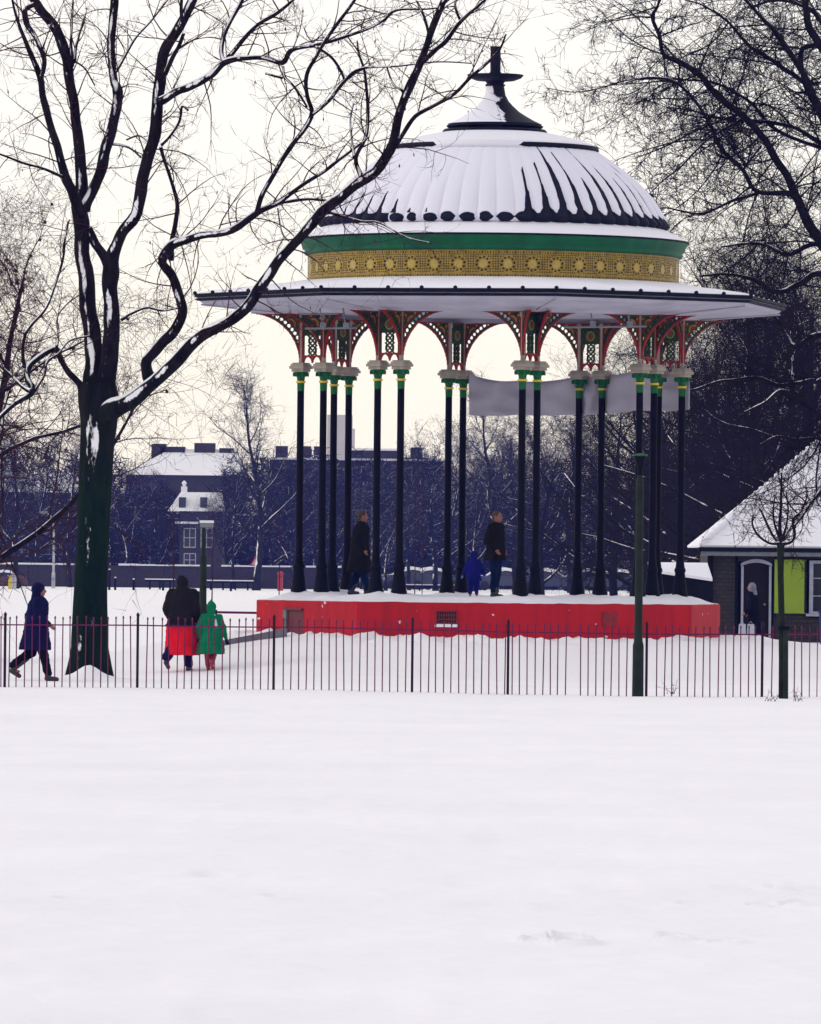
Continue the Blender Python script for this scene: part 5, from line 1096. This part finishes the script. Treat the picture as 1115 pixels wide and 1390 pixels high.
    capsule(ct, V(0, lean, shz - .06), V(0, lean * .5, hipz + .14), .155 * k * bk, .168 * k * bk); capsule(ct, SH[-1] + V(.02, 0, -.015), SH[1] - V(.02, 0, .015), .078 * k, .078 * k)
    hemz = hem * k; n = 20; vs = []
    prof = [(hipz + .30) * k, (hipz + .1) * k, (hipz - .08) * k, (hemz + hipz * k) / 2, hemz]
    off = pose.get('hemoff', (0, 0))
    for i, z_ in enumerate(prof):
        t = i / 4; rx = (.178 * bk + (fl - .15) * t) * k; ry = (.155 * bk + (fl - .14) * t) * k
        for j in range(n): a = 2 * PI * j / n; w_ = 1 + .05 * t * math.sin(a * 5 + lab.__len__()); vs.append((rx * w_ * math.cos(a) + off[0] * k * t, ry * w_ * math.sin(a) + off[1] * k * t + lean * .5 * k * (1 - t), z_))
    ct.add(vs, [(i * n + (j + 1) % n, i * n + j, (i + 1) * n + j, (i + 1) * n + (j + 1) % n)[::-1] for i in range(4) for j in range(n)] + [tuple(range(n)), tuple(4 * n + j for j in range(n))[::-1]])
    for s in (-1, 1): capsule(ct, SH[s], el[s], .083 * k * bk, .072 * k * bk); capsule(ct, el[s], ha[s] - (ha[s] - el[s]).normalized() * .01, .070 * k * bk, .054 * k)
    capsule(ct, V(0, lean, shz), V(0, lean, shz + .07), .10 * k, .075 * k)
    if hood:
        hd = MB(); b_ = -.028 * k
        ell(hd, hc + Vector((0, b_, .012 * k)), .112 * k * hs, .118 * k * hs, .138 * k * hs); capsule(hd, hc + V(0, -.05, -.06) * hs, V(0, lean - .05, shz + .02), .095 * k, .11 * k)
        if cl.get('point'): capsule(hd, hc + V(0, -.03, .08) * hs, hc + V(0, -.05, .17) * hs, .07 * k, .018 * k)
        remesh(hd, 'hood', M[cl.get('hood', cl['co'])], e, .013)
    else:
        hr = MB(); ell(hr, hc + V(0, -.022, .03) * hs, .090 * k * hs, .100 * k * hs, .100 * k * hs); capsule(hr, hc + V(0, -.05, 0), hc + V(0, -.05, -.07), .07 * k, .055 * k); remesh(hr, 'hair', M[cl.get('hair', 'hair')], e, .011)
    c = remesh(ct, 'coat', M[cl['co']], e, .014)
    if cl.get('under'):   # longer coat under the jacket
        u = MB(); vs = []; pr = [(hipz + .14, .20), (hipz, .25), (.7, .265), (.45, .275), (cl['under'][1], .30)]
        for i, (z_, r_) in enumerate(pr):
            for j in range(32): a = 2 * PI * j / 32; w_ = 1 + .07 * i / 4 * math.sin(a * 6 + 1); vs.append((r_ * w_ * math.cos(a) * k * 1.08, r_ * w_ * math.sin(a) * k * .9, z_ * k))
        u.add(vs, [(i * 32 + j, (i + 1) * 32 + j, (i + 1) * 32 + (j + 1) % 32, i * 32 + (j + 1) % 32) for i in range(4) for j in range(32)] + [tuple(range(32))[::-1], tuple(4 * 32 + j for j in range(32))]); o = remesh(u, 'long_coat', M[cl['under'][0]], e, .014)
        ar = MB(); capsule(ar, V(-.22, .0, 1.0), V(-.24, .03, .80), .07 * k, .075 * k); 
    if cl.get('scarf'):
        s_ = MB()
        for i in range(12):
            a = 2 * PI * i / 12; b2_ = 2 * PI * (i + 1) / 12; capsule(s_, V(math.cos(a) * .085, lean + math.sin(a) * .08, shz + .085), V(math.cos(b2_) * .085, lean + math.sin(b2_) * .08, shz + .085), .034 * k, .034 * k, 8)
        capsule(s_, V(.09, lean - .09, shz + .06), V(.16, lean - .175, shz - .22), .035 * k, .045 * k); remesh(s_, 'scarf', M['scarf'], e, .011)
    if cl.get('mitt'):
        for s in (-1, 1):
            g_ = MB(); fd_ = (ha[s] - el[s]).normalized(); capsule(g_, ha[s] + fd_ * .0, ha[s] + fd_ * .10 * k, .042 * k, .045 * k); capsule(g_, ha[s] + fd_ * .03 * k + V(0, .03, 0), ha[s] + fd_ * .07 * k + V(0, .06, 0), .018 * k, .016 * k); remesh(g_, 'mitten', M[cl['mitt']], e, .01)
    return e
stand = dict(el={-1: (-.25, -.04, 1.16), 1: (.25, -.04, 1.16)}, ha={-1: (-.23, .06, .93), 1: (.23, .06, .93)}, kn={-1: (-.10, .02, .50), 1: (.10, .02, .50)}, ft={-1: (-.11, 0, .02), 1: (.11, 0, .02)})
# facing +x (to the right of picture) = rz -90deg
w1 = dict(el={-1: (-.24, -.12, 1.17), 1: (.24, .06, 1.17)}, ha={-1: (-.22, .02, .95), 1: (.22, .26, 1.02)}, kn={-1: (-.09, -.06, .52), 1: (.09, .16, .50)}, ft={-1: (-.09, -.40, .13), 1: (.09, .25, .0)}, toe={-1: (0, .12, -.09), 1: (0, .16, -.01)}, lean=.06)
q = hit(47, 924); person(q, R(-90), 1.74, 'person in a dark navy hooded coat walking right at the left edge', w1, dict(co='navy', tr='black', bo='boot', hem=.56, flare=.25, tall=1), bk=1.22)
w2 = dict(el={-1: (-.27, -.02, 1.15), 1: (.27, -.02, 1.15)}, ha={-1: (-.26, .14, .96), 1: (.27, .12, .92)}, kn={-1: (-.12, -.03, .50), 1: (.10, .08, .50)}, ft={-1: (-.22, -.22, .12), 1: (.13, .04, .0)}, toe={-1: (0, .12, -.09)}, lean=.05)
q = hit(246, 911); person(q, R(-15), 1.84, 'adult seen from behind in a dark brown hooded jacket over a long bright red coat', w2, dict(co='brown', tr='navy', bo='boot', hem=.84, flare=.20, under=('cred', .30)), bk=1.45)
w3 = dict(el={-1: (-.30, -.01, 1.10), 1: (.31, -.01, 1.10)}, ha={-1: (-.33, .06, .84), 1: (.40, .04, .80)}, kn={-1: (-.08, .03, .47), 1: (.08, .0, .46)}, ft={-1: (-.07, .05, .0), 1: (.06, -.16, .08)}, toe={1: (0, .12, -.07)}, lean=.03)
q = hit(286, 910); person(q, R(-8), 1.33, 'child in a green pointed hood and green coat with a pale scarf beside the adults', w3, dict(co='cgreen', tr='rboot', bo='rboot', hem=.42, flare=.29, point=1, scarf=1, mitt='navy'), bk=1.35)
q = hit(268, 880); person(q, R(-10), 1.12, 'small figure in dark navy walking ahead, half hidden behind the lamp post', w3, dict(co='navy', tr='black', bo='boot', hem=.55, flare=.2), bk=1.1)
# on the bandstand
pz = lambda x, y: plat(x - BX, y - BY)
def onplat(px, d): x = P(px, 800, d).x; return Vector((x, d, pz(x, d)))
st2 = dict(el={-1: (-.27, -.07, 1.15), 1: (.26, -.05, 1.15)}, ha={-1: (-.20, .08, .98), 1: (.20, .10, .98)}, kn={-1: (-.09, .0, .50), 1: (.10, .04, .50)}, ft={-1: (-.10, -.04, .0), 1: (.11, .02, 0)}, lean=.02)
q = onplat(672, 148.2); person(q, R(-118), 1.76, 'man in a dark jacket and blue jeans standing on the bandstand with the small child', st2, dict(co='khaki', tr='jean', bo='boot', hem=.76, flare=.19), hood=False, bk=1.15)
st3 = dict(el={-1: (-.30, .0, 1.08), 1: (.30, .0, 1.08)}, ha={-1: (-.42, .03, .82), 1: (.44, .03, .84)}, kn={-1: (-.12, .02, .47), 1: (.12, .02, .47)}, ft={-1: (-.13, 0, .0), 1: (.13, 0, 0)})
q = onplat(643, 147.6); person(q, R(0), .90, 'toddler in a bright blue snowsuit and red boots on the bandstand', st3, dict(co='blue', tr='blue', bo='rboot', hem=.62, flare=.22, mitt='mitt'), bk=1.45)
w4 = dict(el={-1: (-.25, -.08, 1.16), 1: (.25, -.04, 1.16)}, ha={-1: (-.20, .05, .95), 1: (.20, .08, .95)}, kn={-1: (-.09, .02, .50), 1: (.09, .10, .50)}, ft={-1: (-.09, -.16, .02), 1: (.09, .16, 0)}, lean=.05)
q = onplat(487, 149.5); person(q, R(-85), 1.74, 'person in a long dark khaki coat walking behind the left columns of the bandstand', w4, dict(co='khaki', tr='jean', bo='boot', hem=.48, flare=.23), hood=False, bk=1.12)
# woman by pavilion door
w5 = dict(el={-1: (-.24, .02, 1.10), 1: (.24, -.02, 1.12)}, ha={-1: (-.20, .22, .92), 1: (.22, .16, .90)}, kn={-1: (-.08, .02, .50), 1: (.08, .04, .50)}, ft={-1: (-.09, .05, .0), 1: (.09, -.10, 0)}, lean=.08)
x = P(1024, 873, 187.5).x; gy = ground(x, 187.5); wl = Vector((x, 187.5, gy - .02)); person(wl, R(80), 1.56, 'person in a long black coat and pale headscarf at the pavilion door', w5, dict(co='black', tr='black', bo='pboot', hem=.25, flare=.22, hood='gscarf'))
hx = P(1013, 843, 187.3)
bg = thing('carrier_bag', 'pale carrier bags held by the figure at the pavilion door', 'bag', (hx.x, 187.3, hx.z))
for o_ in (-.10, .12):
    mb = MB(); mb.add([(o_ - .10, -.05, -.42), (o_ + .10, -.05, -.42), (o_ + .10, .05, -.42), (o_ - .10, .05, -.42), (o_ - .08, -.02, -.08), (o_ + .09, -.02, -.08), (o_ + .09, .02, -.08), (o_ - .08, .02, -.08)], [(0, 1, 5, 4), (1, 2, 6, 5), (2, 3, 7, 6), (3, 0, 4, 7), (4, 5, 6, 7), (3, 2, 1, 0)]); mb.tube([(o_ - .05, 0, -.08), (o_, 0, .0), (o_ + .05, 0, -.08)], .006, 5); mb.build('bag', M['scarf'], bg)
# ------------------------------------------------------------------ haze
mz, ntz, bz = newmat('haze_volume'); ntz.nodes.remove(bz); vo = ntz.nodes.new('ShaderNodeVolumePrincipled'); vo.inputs['Density'].default_value = .00020; vo.inputs['Color'].default_value = (.10, .17, 1.0, 1); vo.inputs['Absorption Color'].default_value = (1, 1, 1, 1); vo.inputs['Anisotropy'].default_value = 0
ntz.links.new(vo.outputs[0], ntz.nodes['Material Output'].inputs['Volume'])
hz = MB(); hz.box(-260, 260, -62, 1720, -2.0, 62); h = hz.build('haze', mz); h['kind'] = 'stuff'; h['label'] = 'faint blue winter haze over the whole snowfield'; h['category'] = 'haze'
# ------------------------------------------------------------------ light, world, camera
SE, SA = R(24), R(-88)     # elevation; azimuth measured from +y (view dir), negative = left
sdv = Vector((math.sin(SA) * math.cos(SE), math.cos(SA) * math.cos(SE), math.sin(SE)))
sl = bpy.data.lights.new('sun', 'SUN'); sl.energy = .8; sl.angle = R(20); sl.color = (1, .97, .93); so = bpy.data.objects.new('sun', sl); COL.objects.link(so); so.rotation_euler = sdv.to_track_quat('Z', 'Y').to_euler(); so.location = (0, 0, 40)
wd_ = bpy.data.worlds.new('World'); scene.world = wd_; wd_.use_nodes = True; N = wd_.node_tree.nodes; L = wd_.node_tree.links; bg_ = N['Background']
sk = N.new('ShaderNodeTexSky'); sk.sky_type = 'NISHITA'; sk.sun_disc = False; sk.sun_elevation = SE; sk.sun_rotation = SA; sk.air_density = 1.5; sk.dust_density = 4
tc = N.new('ShaderNodeTexCoord'); sp = N.new('ShaderNodeSeparateXYZ'); L.new(tc.outputs['Generated'], sp.inputs[0])
rp = N.new('ShaderNodeValToRGB'); L.new(sp.outputs[2], rp.inputs[0]); cr = rp.color_ramp
S_ = 11.0
cr.elements[0].position = 0; cr.elements[0].color = (.985, .90, .90, 1); cr.elements[1].position = 1; cr.elements[1].color = (.80, .79, .84, 1)
e1 = cr.elements.new(.02); e1.color = (.995, .93, .94, 1); e2 = cr.elements.new(.045); e2.color = (.995, .965, .985, 1); e3 = cr.elements.new(.25); e3.color = (.93, .92, .955, 1)
vm = N.new('ShaderNodeVectorMath'); vm.operation = 'SCALE'; vm.inputs['Scale'].default_value = S_; L.new(rp.outputs[0], vm.inputs[0])
mx = N.new('ShaderNodeMix'); mx.data_type = 'RGBA'; mx.inputs[0].default_value = .93; L.new(sk.outputs[0], mx.inputs[6]); L.new(vm.outputs[0], mx.inputs[7]); L.new(mx.outputs[2], bg_.inputs[0]); bg_.inputs[1].default_value = .1
cam = bpy.data.cameras.new('camera'); co = bpy.data.objects.new('camera', cam); COL.objects.link(co); scene.camera = co
cam.sensor_fit = 'VERTICAL'; cam.sensor_height = 36; cam.sensor_width = 36; cam.lens = 36 * F / 1390; cam.shift_y = (HY - 695) / 1390.; cam.clip_start = 1; cam.clip_end = 12000
co.matrix_world = Matrix.Translation((0, 0, CZ)) @ Matrix.Rotation(R(90), 4, 'X') @ Matrix.Rotation(ROLL, 4, 'Z')
scene.view_settings.view_transform = 'Standard'; scene.view_settings.look = 'None'; scene.view_settings.exposure = .06; scene.view_settings.gamma = 1
scene.cycles.volume_bounces = 0; scene.cycles.max_bounces = 5; scene.cycles.diffuse_bounces = 3; scene.cycles.transparent_max_bounces = 8
